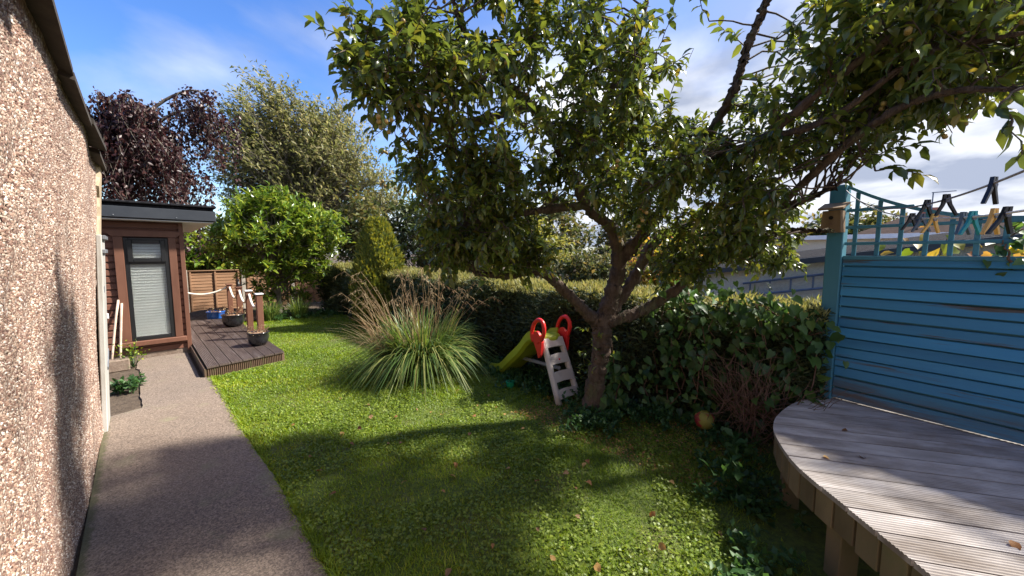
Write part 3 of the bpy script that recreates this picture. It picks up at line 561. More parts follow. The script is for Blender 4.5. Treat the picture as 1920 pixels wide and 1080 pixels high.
# ------------------------------------------------------------------ right: raised deck
EDGE = np.array([(3.86, .22), (3.71, .33), (3.47, .42), (3.16, .465), (2.92, .46), (2.71, .405), (2.43, .27), (2.18, .06), (1.9, -.19), (1.45, -.57), (1.0, -.95)])
EDGE_S = smooth_line(EDGE, 6); DZ = .47
def raised_deck():
    d = empty('raised_deck', (2.9, -.6, 0), 'raised weathered grey timber deck with a rounded corner below the blue fence', 'deck')
    poly = np.vstack([EDGE_S, [(1.3, -2.2), (3.42, -2.2)]]); az = R(-29); du = np.array([math.sin(az), math.cos(az)]); dv = np.array([du[1], -du[0]])
    U, V = poly @ du, poly @ dv; n = len(poly)
    def ends(v):
        c = []
        for i in range(n):
            a, b = V[i], V[(i + 1) % n]
            if (a - v) * (b - v) < 0: c.append(U[i] + (U[(i + 1) % n] - U[i]) * (v - a) / (b - a))
        return (min(c), max(c)) if len(c) >= 2 else None
    v = V.min() + .012; w = .142
    while v < V.max() - .03:
        v1 = min(v + w - .006, V.max() - .01)
        if ends(v + .003) and ends(v1 - .003):
            e0 = lambda x: ends(min(max(x, V.min() + .002), V.max() - .002))[0]; e1 = lambda x: ends(min(max(x, V.min() + .002), V.max() - .002))[1]
            p, f = ridged(v, v1, e0, e1, DZ + rng.normal() * .0012, 16, depth=.0035, th=.027)
            xy = p[:, 1:2] * du + p[:, 0:1] * dv; q = np.hstack([xy, p[:, 2:]])
            # turn the local axes of each board with the grain
            org = q.mean(0); o = link('deck_board', mesh('deck_board', np.stack([(q - org)[:, :2] @ dv, (q - org)[:, :2] @ du, (q - org)[:, 2]], 1), f, M['deckgrey']), d, org); o.rotation_euler.z = -az
        v += w
    # short upright fascia boards round the edge
    s = np.concatenate([[0], np.cumsum(np.linalg.norm(np.diff(EDGE_S, axis=0), axis=1))]); at = lambda q: np.array([np.interp(q, s, EDGE_S[:, 0]), np.interp(q, s, EDGE_S[:, 1])])
    q = .02
    while q < s[-1] - .15:
        a, b = at(q), at(q + .105); t = (b - a) / np.linalg.norm(b - a); nn = np.array([-t[1], t[0]]) * (-1); c = (a + b) / 2 - nn * (-.0) ; ln = np.linalg.norm(b - a)
        inn = np.array([t[1], -t[0]]); cen = np.array([3.0, -.8]); inn = inn if (cen - c) @ inn > 0 else -inn; c = c + inn * .02
        m = cbox(-ln / 2, ln / 2, -.011, .011, DZ - .175 + rng.normal() * .004, DZ - .031, .003); ang = math.atan2(t[1], t[0])
        obj('fascia_board', rotz(m[0], ang) + np.array([c[0], c[1], 0]), m[1], M['fasciaw'], d); q += .118
    for q in np.arange(.5, s[-1] - .2, .62):
        a, b = at(q), at(q + .05); t = (b - a) / np.linalg.norm(b - a); inn = np.array([t[1], -t[0]]); inn = inn if (np.array([3.0, -.8]) - a) @ inn > 0 else -inn; c = a + inn * .10
        m = cbox(-.045, .045, -.045, .045, 0, DZ - .032); obj('leg', rotz(m[0], math.atan2(t[1], t[0])) + np.array([c[0], c[1], 0]), m[1], M['fasciaw'], d)
    for k in range(5):
        m = cbox(-1.2, .9, -.025, .025, DZ - .15, DZ - .031); c = np.array([2.75, -.35]) + k * np.array([.02, -.36]); obj('joist', rotz(m[0], R(28)) + np.array([c[0], c[1], 0]), m[1], M['fasciaw'], d)
raised_deck()

# ------------------------------------------------------------------ blue fence with trellis
FA = np.array([3.79, .24]); FD = np.array([-.18, -.88]); FD /= np.linalg.norm(FD); FN = np.array([FD[1], -FD[0]])   # FN points towards the lawn
FN = FN if FN[0] < 0 else -FN
def fpt(s, z, off=0): q = FA + FD * s + FN * off; return np.array([q[0], q[1], z])
def fbox(s0, s1, o0, o1, z0, z1, b=.003):
    v, f = cbox(s0, s1, o0, o1, z0, z1, b); q = FA + v[:, 0:1] * FD + v[:, 1:2] * FN; return np.hstack([q, v[:, 2:]]), f[:] if (FD[0] * FN[1] - FD[1] * FN[0]) > 0 else [g[::-1] for g in f]
def blue_fence():
    b = empty('blue_fence', tuple(fpt(.8, .47)), 'blue painted louvred fence panel with trellis top behind the raised deck', 'fence')
    obj('post', *fbox(-.09, .01, -.05, .05, .0, 2.11, .006), M['bluepost'], b); obj('post', *fbox(1.84, 1.94, -.05, .05, .0, 2.11, .006), M['bluepost'], b)
    z = .49; k = 0
    while z < 1.53:
        h = .0775 if z > .62 else .085; v, f = fbox(.012, 1.838, 0, .017, z, z + h - .009 - .003 * rng.random(), .003)
        tilt = (z + h - v[:, 2]) / h * (.012 + .010 * rng.random()) - .004 + .002 * rng.normal(); v[:, :2] += tilt[:, None] * FN; v[:, 2] += .003 * np.sin(v[:, 0] * 3 + k); 
        # boards keep their grain along their length: own axes
        org = v.mean(0); l = v - org; loc = np.stack([l[:, :2] @ FD, l[:, :2] @ FN, l[:, 2]], 1)
        ang = math.atan2(FD[1], FD[0]); me = mesh('board', np.stack([loc[:, 1] * 1.0, loc[:, 0] * -1.0, loc[:, 2]], 1) if False else rotz(l, -ang), f, M['bluebare' if k < 2 else 'blueboard'])
        o = link('board', me, b, org); o.rotation_euler.z = ang; z += h; k += 1
    obj('backing', *fbox(.012, 1.838, -.022, -.014, .48, 1.55), M['bluepost'], b)
    obj('rail', *fbox(.012, 1.838, -.018, .030, 1.553, 1.582), M['bluepost'], b)
    arch = lambda s: 1.80 + .30 * (abs(s - .925) / .925) ** 2.2
    for s in (.066, .19, .305, .425, .535, .64, .748, .86, .97, 1.08, 1.19, 1.30, 1.41, 1.53, 1.65, 1.77): obj('trellis_upright', *fbox(s - .0125, s + .0125, -.004, .008, 1.583, arch(s) - .008), M['bluepost'], b)
    for z in (1.672, 1.792): obj('trellis_rail', *fbox(.012, 1.838, .009, .021, z - .011, z + .011), M['bluepost'], b)
    obj('trellis_rail', *fbox(.012, .36, .009, .021, 1.905, 1.928), M['bluepost'], b); obj('trellis_rail', *fbox(1.49, 1.838, .009, .021, 1.905, 1.928), M['bluepost'], b)
    ss = np.linspace(.012, 1.838, 30); v, f = [], []
    for s in ss: v += [fpt(s, arch(s) - .012, -.012), fpt(s, arch(s) - .012, .022), fpt(s, arch(s) + .012, .022), fpt(s, arch(s) + .012, -.012)]
    f = [(a * 4 + c, a * 4 + (c + 1) % 4, a * 4 + 4 + (c + 1) % 4, a * 4 + 4 + c) for a in range(29) for c in range(4)] + [(3, 2, 1, 0), (116, 117, 118, 119)]
    obj('trellis_top', v, f, M['bluepost'], b)
M['blueboard'] = pm('blue_board_paint', (.035, .19, .33), (.05, .245, .40), 5, .55, .4, .002, (.22, 1, 3.5), (.085, .07, .052), 3.2, (.545, .60), vary=.16)
M['bluebare'] = pm('worn_blue_board', (.07, .15, .20), (.06, .22, .32), 4, .7, .5, .003, (.25, 1, 3), (.11, .095, .08), 2.6, (.44, .56), vary=.15)
blue_fence()
def birdhouse():
    c = FA + FD * -.04 + FN * .052; b = empty('bird_box', (c[0], c[1], 1.78), 'small wooden bird box fixed to the top of the blue post', 'bird box'); ang = math.atan2(FN[1], FN[0])
    def pl(v): return rotz(v, ang) + np.array([c[0], c[1], 0])
    pr = [(-.062, 1.755), (.062, 1.755), (.052, 1.915), (-.052, 1.915)]
    v = [(.0, y, z) for y, z in pr] + [(.10, y, z) for y, z in pr]
    obj('body', pl(np.array(v)), [(3, 2, 1, 0), (4, 5, 6, 7), (0, 1, 5, 4), (1, 2, 6, 5), (2, 3, 7, 6), (3, 0, 4, 7)], M['nest'], b)
    v = [(-.004, -.075, 1.965), (.128, -.075, 1.918), (.128, .075, 1.918), (-.004, .075, 1.965)]; v += [(p[0], p[1], p[2] + .014) for p in v]
    obj('roof', pl(np.array(v)), [(3, 2, 1, 0), (4, 5, 6, 7), (0, 1, 5, 4), (1, 2, 6, 5), (2, 3, 7, 6), (3, 0, 4, 7)], M['nest'], b)
    h = np.array([(.1015, .014 * math.cos(a), 1.862 + .014 * math.sin(a)) for a in np.linspace(0, 2 * math.pi, 14, endpoint=False)]); h2 = h + np.array([.001, 0, 0])
    obj('entrance_hole_shade', pl(np.vstack([h, h2])), [tuple(range(14, 28))] + [(q, (q + 1) % 14, (q + 1) % 14 + 14, q + 14) for q in range(14)], M['holeshade'], b)  # flat dark disc on the front, painted shade in place of an opening
    obj('perch', pl(tube([(.10, .0, 1.815), (.112, 0, 1.815)], .004, 6)[0]), tube([(.10, .0, 1.815), (.112, 0, 1.815)], .004, 6)[1], M['twig'], b)
birdhouse()

# ------------------------------------------------------------------ washing lines and pegs
def washing_line(end, sag, lab, mat):
    a = np.array([3.775, .25, 2.075]); b = np.array(end); t = np.linspace(0, 1, 60)[:, None]; p = a * (1 - t) + b * t; p[:, 2] -= sag * 4 * (t * (1 - t))[:, 0]
    obj('washing_line', *tube(p, .0032, 5), M[mat], label=lab, cat='line', group='washing lines'); return p
L1 = washing_line((.35, -.42, 1.95), .235, 'upper grey washing line tied to the blue post', 'cord')
L2 = washing_line((.35, -.46, 1.78), .20, 'lower white washing line tied to the blue post', 'rope')
def peg(line, target, mat, lab, tilt=0., flip=False):
    c = line[target]; w = .004
    ax = unit(np.array([.7, -.7, 0.]) + np.array([.2 * rng.normal(), .2 * rng.normal(), 0])); ay = np.cross(np.array([0, 0, 1.]), ax)
    p = empty('clothes_peg', tuple(c), lab, 'peg', 'pegs on the washing lines')
    for sg in (-1, 1):      # two long jaws meeting at the line
        prof = [(x * .85, z * .85) for x, z in [(.002, .020), (.009, .020), (.011, .004), (.015, -.018), (.034, -.060), (.027, -.062), (.0085, -.026), (.0015, -.008)]]
        v = [c + ax * (sg * x + z * tilt) + np.array([0, 0, z]) + ay * y for y in (-w, w) for x, z in prof]; k = len(prof)
        obj('jaw', v, [tuple(range(k)), tuple(range(k, 2 * k))[::-1]] + [(q, q + k, (q + 1) % k + k, (q + 1) % k) for q in range(k)], M[mat], p)
    obj('spring', *tube([c + np.array([0, 0, -.004]) - ay * .007, c + np.array([0, 0, -.004]) + ay * .007], .006, 8), M['alu'], p)
for ln, tg, mt, lab, ti in [(L1, 30, 'black', 'black peg on the upper washing line, leftmost', .1), (L1, 33, 'black', 'black peg on the upper washing line, the middle one', -.05), (L1, 38, 'black', 'large black peg on the upper washing line, nearest the right edge', .1),
                        (L2, 26, 'black', 'black peg on the lower line at its left end', .1), (L2, 28, 'bluegrey', 'dark grey blue peg just left of the yellow peg', 0), (L2, 30, 'yellow', 'yellow peg on the lower line, left one of two', .15),
                        (L2, 34, 'bluegrey', 'grey blue peg in the middle of the lower line', -.1), (L2, 35, 'teal', 'teal peg on the lower washing line', .05), (L2, 37, 'yellow', 'yellow peg on the lower line, right one of two', .1), (L2, 38, 'black', 'black peg on the lower line at its right end', .2)]:
    peg(ln, tg, mt, lab, ti)

# ------------------------------------------------------------------ child's slide
def slide():
    base = np.array([3.18, 2.29, 0]); ax = np.array([.165, .986, 0]); ax /= np.linalg.norm(ax); sd = np.array([ax[1], -ax[0], 0]); up = np.array([0, 0, 1.])
    s = empty('toy_slide', tuple(base + ax * .6), 'small plastic slide with lime chute, beige ladder and red handles', 'slide')
    def W(u, w, z): return base + ax * u + sd * w + up * z
    T = .30; H = .66; hw = .145
    def lad(t, w, o=0): return W(t * T + o * .9, w, t * H - o * .42) if False else W(t * T, w, t * H) + unit(np.array(ax * H - up * T)) * o
    def slab(t0, t1, w0, w1, o0, o1, name, mat, bev=.012, sag=0):
        k = 7; v, f = [], []
        for o in (o0, o1):
            for t in (t0, t1):
                for j in range(k):
                    w = w0 + (w1 - w0) * j / (k - 1); e = 1 - (2 * j / (k - 1) - 1) ** 2; v.append(lad(t + (sag * e if t == t1 else sag * .6 * e), w, o))
        a = lambda o, t, j: o * 2 * k + t * k + j
        for j in range(k - 1):
            f += [(a(0, 0, j), a(0, 0, j + 1), a(0, 1, j + 1), a(0, 1, j)), (a(1, 0, j), a(1, 1, j), a(1, 1, j + 1), a(1, 0, j + 1)), (a(0, 1, j), a(0, 1, j + 1), a(1, 1, j + 1), a(1, 1, j)), (a(0, 0, j), a(1, 0, j), a(1, 0, j + 1), a(0, 0, j + 1))]
        f += [(a(0, 0, 0), a(0, 1, 0), a(1, 1, 0), a(1, 0, 0)), (a(0, 0, k - 1), a(1, 0, k - 1), a(1, 1, k - 1), a(0, 1, k - 1))]
        return obj(name, v, f, M[mat], s)
    for w in (-hw, hw):
        pts = [lad(t, w * (1 - .14 * t), .02) for t in np.linspace(0, 1.0, 6)]; obj('side_rail', *tube(pts, [.036, .034, .034, .034, .033, .03], 10), M['beige'], s, smooth=True)
    for t0, t1 in ((.09, .215), (.33, .475), (.59, .735), (.85, .99)):
        slab(t0, t1, -hw * .93, hw * .93, -.012, .05, 'step', 'beige', sag=.022)
    obj('emblem', *ball(lad(.66, 0, -.014), .011), M['red'], s)
    # platform cap
    obj('cap', *xf_cap(W(T + .07, 0, H - .005), ax, sd), M['lime'], s, smooth=True)
    # chute: channel swept along a wavy line
    line = smooth_line([(T + .10, H - .02), (T + .24, H - .06), (T + .42, H - .24), (T + .62, H - .40), (T + .82, H - .56), (T + 1.02, .05), (T + 1.10, .035)], 5)
    sec = [(-.155, .10), (-.175, .10), (-.18, .0), (-.14, -.035), (.14, -.035), (.18, 0), (.175, .10), (.155, .10), (.145, .02), (.11, 0), (-.11, 0), (-.145, .02)]
    v, f, k = [], [], len(sec)
    for i, (u, z) in enumerate(line):
        for w, h in sec: v.append(W(u, w, z + h * (1 if i < len(line) - 4 else .7)))
    for i in range(len(line) - 1):
        for j in range(k): f.append((i * k + j, i * k + (j + 1) % k, (i + 1) * k + (j + 1) % k, (i + 1) * k + j))
    f += [tuple(range(k)), tuple(range((len(line) - 1) * k, len(line) * k))[::-1]]
    obj('chute', v, f, M['lime'], s, smooth=False)
    for w in (-.19, .19):   # red looped grab handles
        ring = [W(T + .03 + .100 * math.cos(a) - .06 * math.sin(a) * .5, w, H + .085 + .135 * math.sin(a)) for a in np.linspace(-.35 * math.pi, 1.35 * math.pi, 22)]
        h = obj('handle', *tube(ring, .023, 9), M['red'], s, smooth=True)
        q = [(-.07, .05), (-.09, -.02), (-.075, -.16), (-.035, -.20), (.0, -.12), (.06, -.02), (.085, .05)]
        v = [W(T + .035 + a, w + o, H + .0 + b) for o in (-.017, .017) for a, b in q]; k = len(q)
        obj('bracket', v, [tuple(range(k)), tuple(range(k, 2 * k))[::-1]] + [(j, j + k, (j + 1) % k + k, (j + 1) % k) for j in range(k)], M['red'], h)
        obj('disc', *join([tube([W(T + .04, w - .014, H + .035), W(T + .04, w + .014, H + .035)], .055, 16)]), M['red'], h)
    obj('brace', *tube([W(T * .62, 0, .34), W(T + .55, 0, .30)], .022, 8), M['greyplastic'], s)
def xf_cap(c, ax, sd):
    v, f = lathe([(.15, -.05), (.158, -.01), (.15, .02), (.12, .036), (.06, .044), (.01, .046)], (0, 0, 0), 24)
    return np.array([c + sd * p[0] + ax * p[1] * .62 + np.array([0, 0, p[2]]) for p in v]), f
slide()
obj('green_bucket', *lathe([(.04, 0), (.05, .07), (.055, .075), (.055, .085), (.042, .085), (.04, .02)], (3.02, 3.05, .01), 16), M['greenpot'], label='little bright green toy bucket under the slide', cat='bucket')
obj('rubber_ball', *ball((3.5, 1.06, .115), .085, 18, 12), M['ball'], label='faded red and yellow ball at the foot of the hedge', cat='ball', smooth=True)

# ------------------------------------------------------------------ hedge
def hedge():
    h = empty('conifer_hedge', (4.0, 5.5, 0), 'long clipped conifer hedge running along the right side of the lawn', 'hedge')
    y0, y1 = .30, 11.2
    front = lambda y: 3.62 + .05 * np.sin(y * 2.1) + .04 * np.sin(y * 5.3 + 1)
    top = lambda y: 1.12 + .012 * y + .03 * np.sin(y * 3.3) + .02 * np.sin(y * 7.7)
    ys = np.linspace(y0, y1, 70); v = []
    for y in ys:
        fx, tz = front(y) + .12, top(y) - .10; v += [(fx, y, 0), (fx + .02 * rng.normal(), y, tz * .5), (fx + .02, y, tz), (4.42, y, tz), (4.46, y, 0)]
    f = [(k * 5 + j, (k + 1) * 5 + j, (k + 1) * 5 + j + 1, k * 5 + j + 1) for k in range(69) for j in range(4)] + [(0, 1, 2, 3, 4), tuple(range(345, 350))[::-1]]
    obj('branches', v, f, M['core'], h)
    n = 46000; u = rng.random(n); Y = y0 + (y1 - y0) * u ** 1.5; Z = top(Y) * rng.random(n) ** .8; dep = rng.random(n) ** 1.5 * .16
    X = front(Y) + dep + .05 * np.sin(Z * 6 + Y * 4); P = np.stack([X, Y, Z], 1)
    D = unit(np.stack([-.55 + .3 * rng.normal(size=n), .9 * rng.normal(size=n), .35 + .45 * rng.normal(size=n)], 1)); U = unit(np.stack([-.6 * np.ones(n), .5 * rng.normal(size=n), .7 + .4 * rng.normal(size=n)], 1))
    sc = .6 + .5 * (Y / y1)
    add_foliage('foliage', P, D, U, (.05 + .07 * rng.random(n)) * sc * 1.25, (.012 + .014 * rng.random(n)) * sc * 1.4, 'kite', M['hedge'], h)
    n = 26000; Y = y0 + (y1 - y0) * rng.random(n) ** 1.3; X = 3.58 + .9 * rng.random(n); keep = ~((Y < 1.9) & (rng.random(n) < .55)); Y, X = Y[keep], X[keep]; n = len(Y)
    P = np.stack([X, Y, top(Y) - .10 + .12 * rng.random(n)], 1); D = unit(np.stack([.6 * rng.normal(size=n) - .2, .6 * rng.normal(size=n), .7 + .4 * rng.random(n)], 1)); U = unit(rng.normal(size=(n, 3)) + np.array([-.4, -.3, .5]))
    sc = .7 + .45 * (Y / y1); add_foliage('clipped_top', P, D, U, (.05 + .08 * rng.random(n)) * sc, (.010 + .012 * rng.random(n)) * sc * 1.3, 'kite', M['hedgetoplit'], h)
    n = 7000; Y = y0 + (y1 - y0) * rng.random(n) ** 1.2; P = np.stack([4.40 + .08 * rng.random(n), Y, rng.random(n) * top(Y)], 1); D = unit(np.stack([.7 + .3 * rng.normal(size=n), .6 * rng.normal(size=n), .3 + .4 * rng.normal(size=n)], 1))
    add_foliage('foliage', P, D, rdir(n), .14, .035, 'kite', M['hedge'], h)
hedge()
def golden():
    c = empty('golden_conifer', (3.70, 7.8, 0), 'upright golden green conifer rising out of the hedge', 'conifer')
    obj('trunk', *tube([(3.70, 7.8, 0), (3.71, 7.8, 1.9)], [.06, .02], 7), M['bark_grey'], c)
    n = 15000; t = rng.random(n) ** .85; z = .15 + 2.15 * t; r = .56 * np.sin(np.clip(.28 + t * .70, 0, .985) * math.pi) ** .55 * (1 - .15 * t); a = rng.random(n) * 2 * math.pi; q = r * (.72 + .28 * rng.random(n) ** .5) * (1 + .08 * np.sin(a * 5 + z * 7))
    P = np.stack([3.70 + q * np.cos(a), 7.8 + q * np.sin(a), z], 1); D = unit(np.stack([.55 * np.cos(a), .55 * np.sin(a), .9 + .2 * rng.normal(size=n)], 1) + .3 * rng.normal(size=(n, 3)))
    add_foliage('crown', P, D, np.stack([np.cos(a), np.sin(a), .3 * np.ones(n)], 1) + .5 * rng.normal(size=(n, 3)), .06 + .08 * rng.random(n), .03 + .02 * rng.random(n), 'kite', M['golden'], c)
golden()

# ------------------------------------------------------------------ generic trees
def make_tree(name, base, label, cat, lobes, nclump, nleaf, ln, wr, mat, trunk_r, droop=.3, shape='oval', bark='bark_grey', size=.5, lean=(0, 0), upw=.2, wind=(0, 0, 0), group=None, shell=.55):
    t = empty(name, base, label, cat, group); g = Grow(); b = np.array(base, float)
    lob = [(np.array(c, float), np.array(r, float)) for c, r in lobes]; vol = np.array([r.prod() for c, r in lob]); vol /= vol.sum()
    topz = max(c[2] + r[2] * .4 for c, r in lob); cx = np.average([c[:2] for c, r in lob], axis=0, weights=vol)
    tp = smooth_line([b, b + np.array([.03, .02, (topz - b[2]) * .35]), np.array([*(b[:2] * .4 + cx * .6), b[2] + (topz - b[2]) * .65]), np.array([*cx, topz])], 6)
    wood = [tube(tp, np.linspace(trunk_r, trunk_r * .18, len(tp)), 8)]
    for k in range(nclump):
        c, r = lob[rng.choice(len(lob), p=vol)]; d = rdir(1)[0]; p = c + d * r * (shell + (1 - shell) * rng.random()) ** .6 * (rng.random() ** .25)
        zt = b[2] + max(.15, (p[2] - b[2]) * .45 + .1) ; i = int(np.argmin(abs(tp[:, 2] - min(zt + rng.random() * .3, topz)))); br = bend(tp[i], p, .12, 6)
        wood.append(tube(br, np.linspace(trunk_r * .22, trunk_r * .03, 6), 4, False))
        ax = unit(br[-1] - br[-3]) + np.array([0, 0, upw]) + np.array(wind)
        for q in range(5):
            s0 = br[-1] * (1 - .25 * rng.random()) + br[-2] * 0 if False else br[-1] + (br[-2] - br[-1]) * rng.random() * .9; e = s0 + unit(ax + .8 * rng.normal(size=3)) * size * (.6 + .6 * rng.random()); tw = bend(s0, e, .06, 4)
            g.twig(tw, trunk_r * .03, trunk_r * .012, 3); g.leaves(tw, nleaf // 5, ln, droop, .9, .1)
    obj('trunk', *join(wood), M[bark], t, smooth=True); obj('twigs', *join(g.tw), M[bark], t, kind='stuff')
    P, D, U, Ln = g.arrays(); D = unit(D + np.array(wind) * .8); add_foliage('crown', P, D, U, Ln, Ln * wr, shape, M[mat], t); return t
make_tree('laurel_shrub', (2.45, 10.75, 0), 'large bright glossy laurel bush at the end of the lawn', 'shrub', [((2.4, 10.8, 2.0), (1.15, .9, 1.1)), ((1.75, 11.1, 1.85), (.7, .7, .7)), ((3.1, 10.7, 1.75), (.75, .75, 1.0)), ((3.0, 11.0, 2.5), (.8, .7, .6)), ((2.6, 10.9, .9), (.9, .6, .7)), ((3.35, 10.5, 2.15), (.75, .7, .75)), ((2.2, 11.0, 2.65), (.8, .7, .5))], 430, 40, .145, .36, 'laurel', .07, -.25, 'oval', size=.26, upw=.5)
make_tree('tall_tree', (5.2, 18.5, 0), 'tall airy grey green tree swaying beyond the garden end', 'tree', [((5.2, 19.0, 5.6), (3.0, 2.6, 2.8)), ((4.7, 19.3, 7.5), (2.0, 1.7, 1.8)), ((6.8, 18.2, 5.4), (2.3, 2.2, 2.4)), ((3.6, 19.5, 5.2), (1.7, 1.5, 2.4)), ((5.6, 18.6, 3.2), (3.4, 2.2, 1.5)), ((8.4, 17.2, 4.0), (1.6, 1.7, 1.9)), ((6.7, 18.6, 6.9), (1.9, 1.7, 1.7)), ((3.3, 19.7, 6.6), (1.2, 1.2, 1.4))], 900, 45, .18, .42, 'tallleaf', .2, .1, 'oval', size=1.0, upw=.55, wind=(-.45, .25, .1), shell=.2)
def far_tree(x, y, z, rx, rz, mat, lab, nm='garden_tree'):
    d = math.hypot(x, y); b = float(gz(np.array(x), 0))
    make_tree(nm, (x, y, b), lab, 'tree', [((x, y, z), (rx, rx, rz)), ((x + rx * .5, y - rx * .4, z - rz * .3), (rx * .7, rx * .7, rz * .7)), ((x - rx * .5, y + rx * .5, z - rz * .25), (rx * .6, rx * .6, rz * .8))], 110, 45, .013 * d, .5, mat, .09, .1, 'oval', size=.045 * d, group='trees in the gardens beyond the hedge')
far_tree(5.67, 12.80, 2.1, 1.0, 1.3, 'mixed', 'dark leafy tree showing just behind the golden conifer')
far_tree(6.91, 11.01, 2.2, 1.3, 1.4, 'hedge', 'dark evergreen tree beyond the hedge left of the fruit tree')
far_tree(10.58, 13.31, 2.6, 1.8, 1.9, 'mixed', 'olive green tree beyond the hedge, below the fruit tree branches')
far_tree(11.61, 9.50, 2.4, 1.5, 1.7, 'mixed', 'yellowing tree beyond the hedge, just left of the fork of limbs')
far_tree(7.58, 7.26, 1.75, 1.25, 1.15, 'olive', 'sunlit olive green bush rising right behind the hedge below the fruit tree')
far_tree(15.07, 7.86, 1.9, 1.3, 1.2, 'mixed', 'small tree beyond the hedge directly behind the trunk fork')
far_tree(18.16, 5.60, 1.9, 1.5, 1.0, 'yellowvine', 'yellow green tree beyond the dark roof, right of the trunk')
far_tree(29.96, 1.58, 2.2, 1.8, 1.4, 'mixed', 'far round tree beside the bird box post')
far_tree(7.56, 4.89, 1.0, .8, .8, 'mixed', 'bushy olive shrub just over the hedge behind the slide')
far_tree(9.24, 3.83, 1.1, .9, .7, 'yellowvine', 'lime yellow shrub over the hedge left of the dark roof')
far_tree(1.70, 15.91, 1.4, .9, .9, 'laurel', 'light green bush peeping between the shed and the laurel')
def beech():
    b = empty('weeping_beech', (-.2, 14.5, 0), 'weeping purple leaved beech tree hanging over the shed roof', 'tree'); g = Grow(); base = np.array([-.2, 14.5, 0.])
    tp = smooth_line([base, base + [.1, 0, 2.5], base + [0, .1, 4.6]], 6); wood = [tube(tp, np.linspace(.2, .09, len(tp)), 9)]
    arms = [(-1.6, 1.0, 4.6), (-.9, -.6, 5.2), (.3, -.9, 5.5), (.55, .3, 5.6), (1.0, .4, 5.1), (1.7, -.5, 6.15), (2.0, -.3, 5.7), (.0, .8, 4.9), (-2.2, -.2, 4.4), (.8, -1.2, 4.4), (-.4, -1.3, 4.4), (-1.4, -1.0, 4.7), (1.3, -.3, 4.0), (-2.6, .5, 4.9), (.1, -.3, 5.4)]
    for k, a in enumerate(arms):
        e = base + np.array(a); br = smooth_line([tp[-1 - k % 5], tp[-1] * .4 + e * .6 + np.array([0, 0, .25]), e, e + np.array([a[0] * .2, a[1] * .2, -.45])], 5); wood.append(tube(br, np.linspace(.05, .012, len(br)), 6, False)); g.leaves(br, 60, .095, .5, 1.0, .25)
        ns = 22 if k == 5 else 30
        for q in range(ns):
            p = br[int(len(br) * (.3 + .7 * rng.random())) - 1] + rng.normal(size=3) * [.22, .22, .04]; ln = min((.7 if k in (5, 6) else 1.0) * (1.0 + 1.5 * rng.random()), p[2] - 1.6)
            st = np.array([p, p + rng.normal(size=3) * .1 + [0, 0, -.2 * ln], p + rng.normal(size=3) * .14 + [0, 0, -.6 * ln], p + rng.normal(size=3) * .18 + [0, 0, -ln]]); g.twig(st, .008, .003, 3); g.leaves(st, int(40 * ln) + 8, .095, .7, 1.0, 0)
    obj('trunk', *join(wood), M['bark_grey'], b, smooth=True); obj('twigs', *join(g.tw), M['bark_grey'], b, kind='stuff'); P, D, U, Ln = g.arrays(); P = P + rng.normal(size=P.shape) * .05
    add_foliage('crown', P, D, rdir(len(P)), Ln, Ln * .62, 'oval', M['copper'], b)
beech()

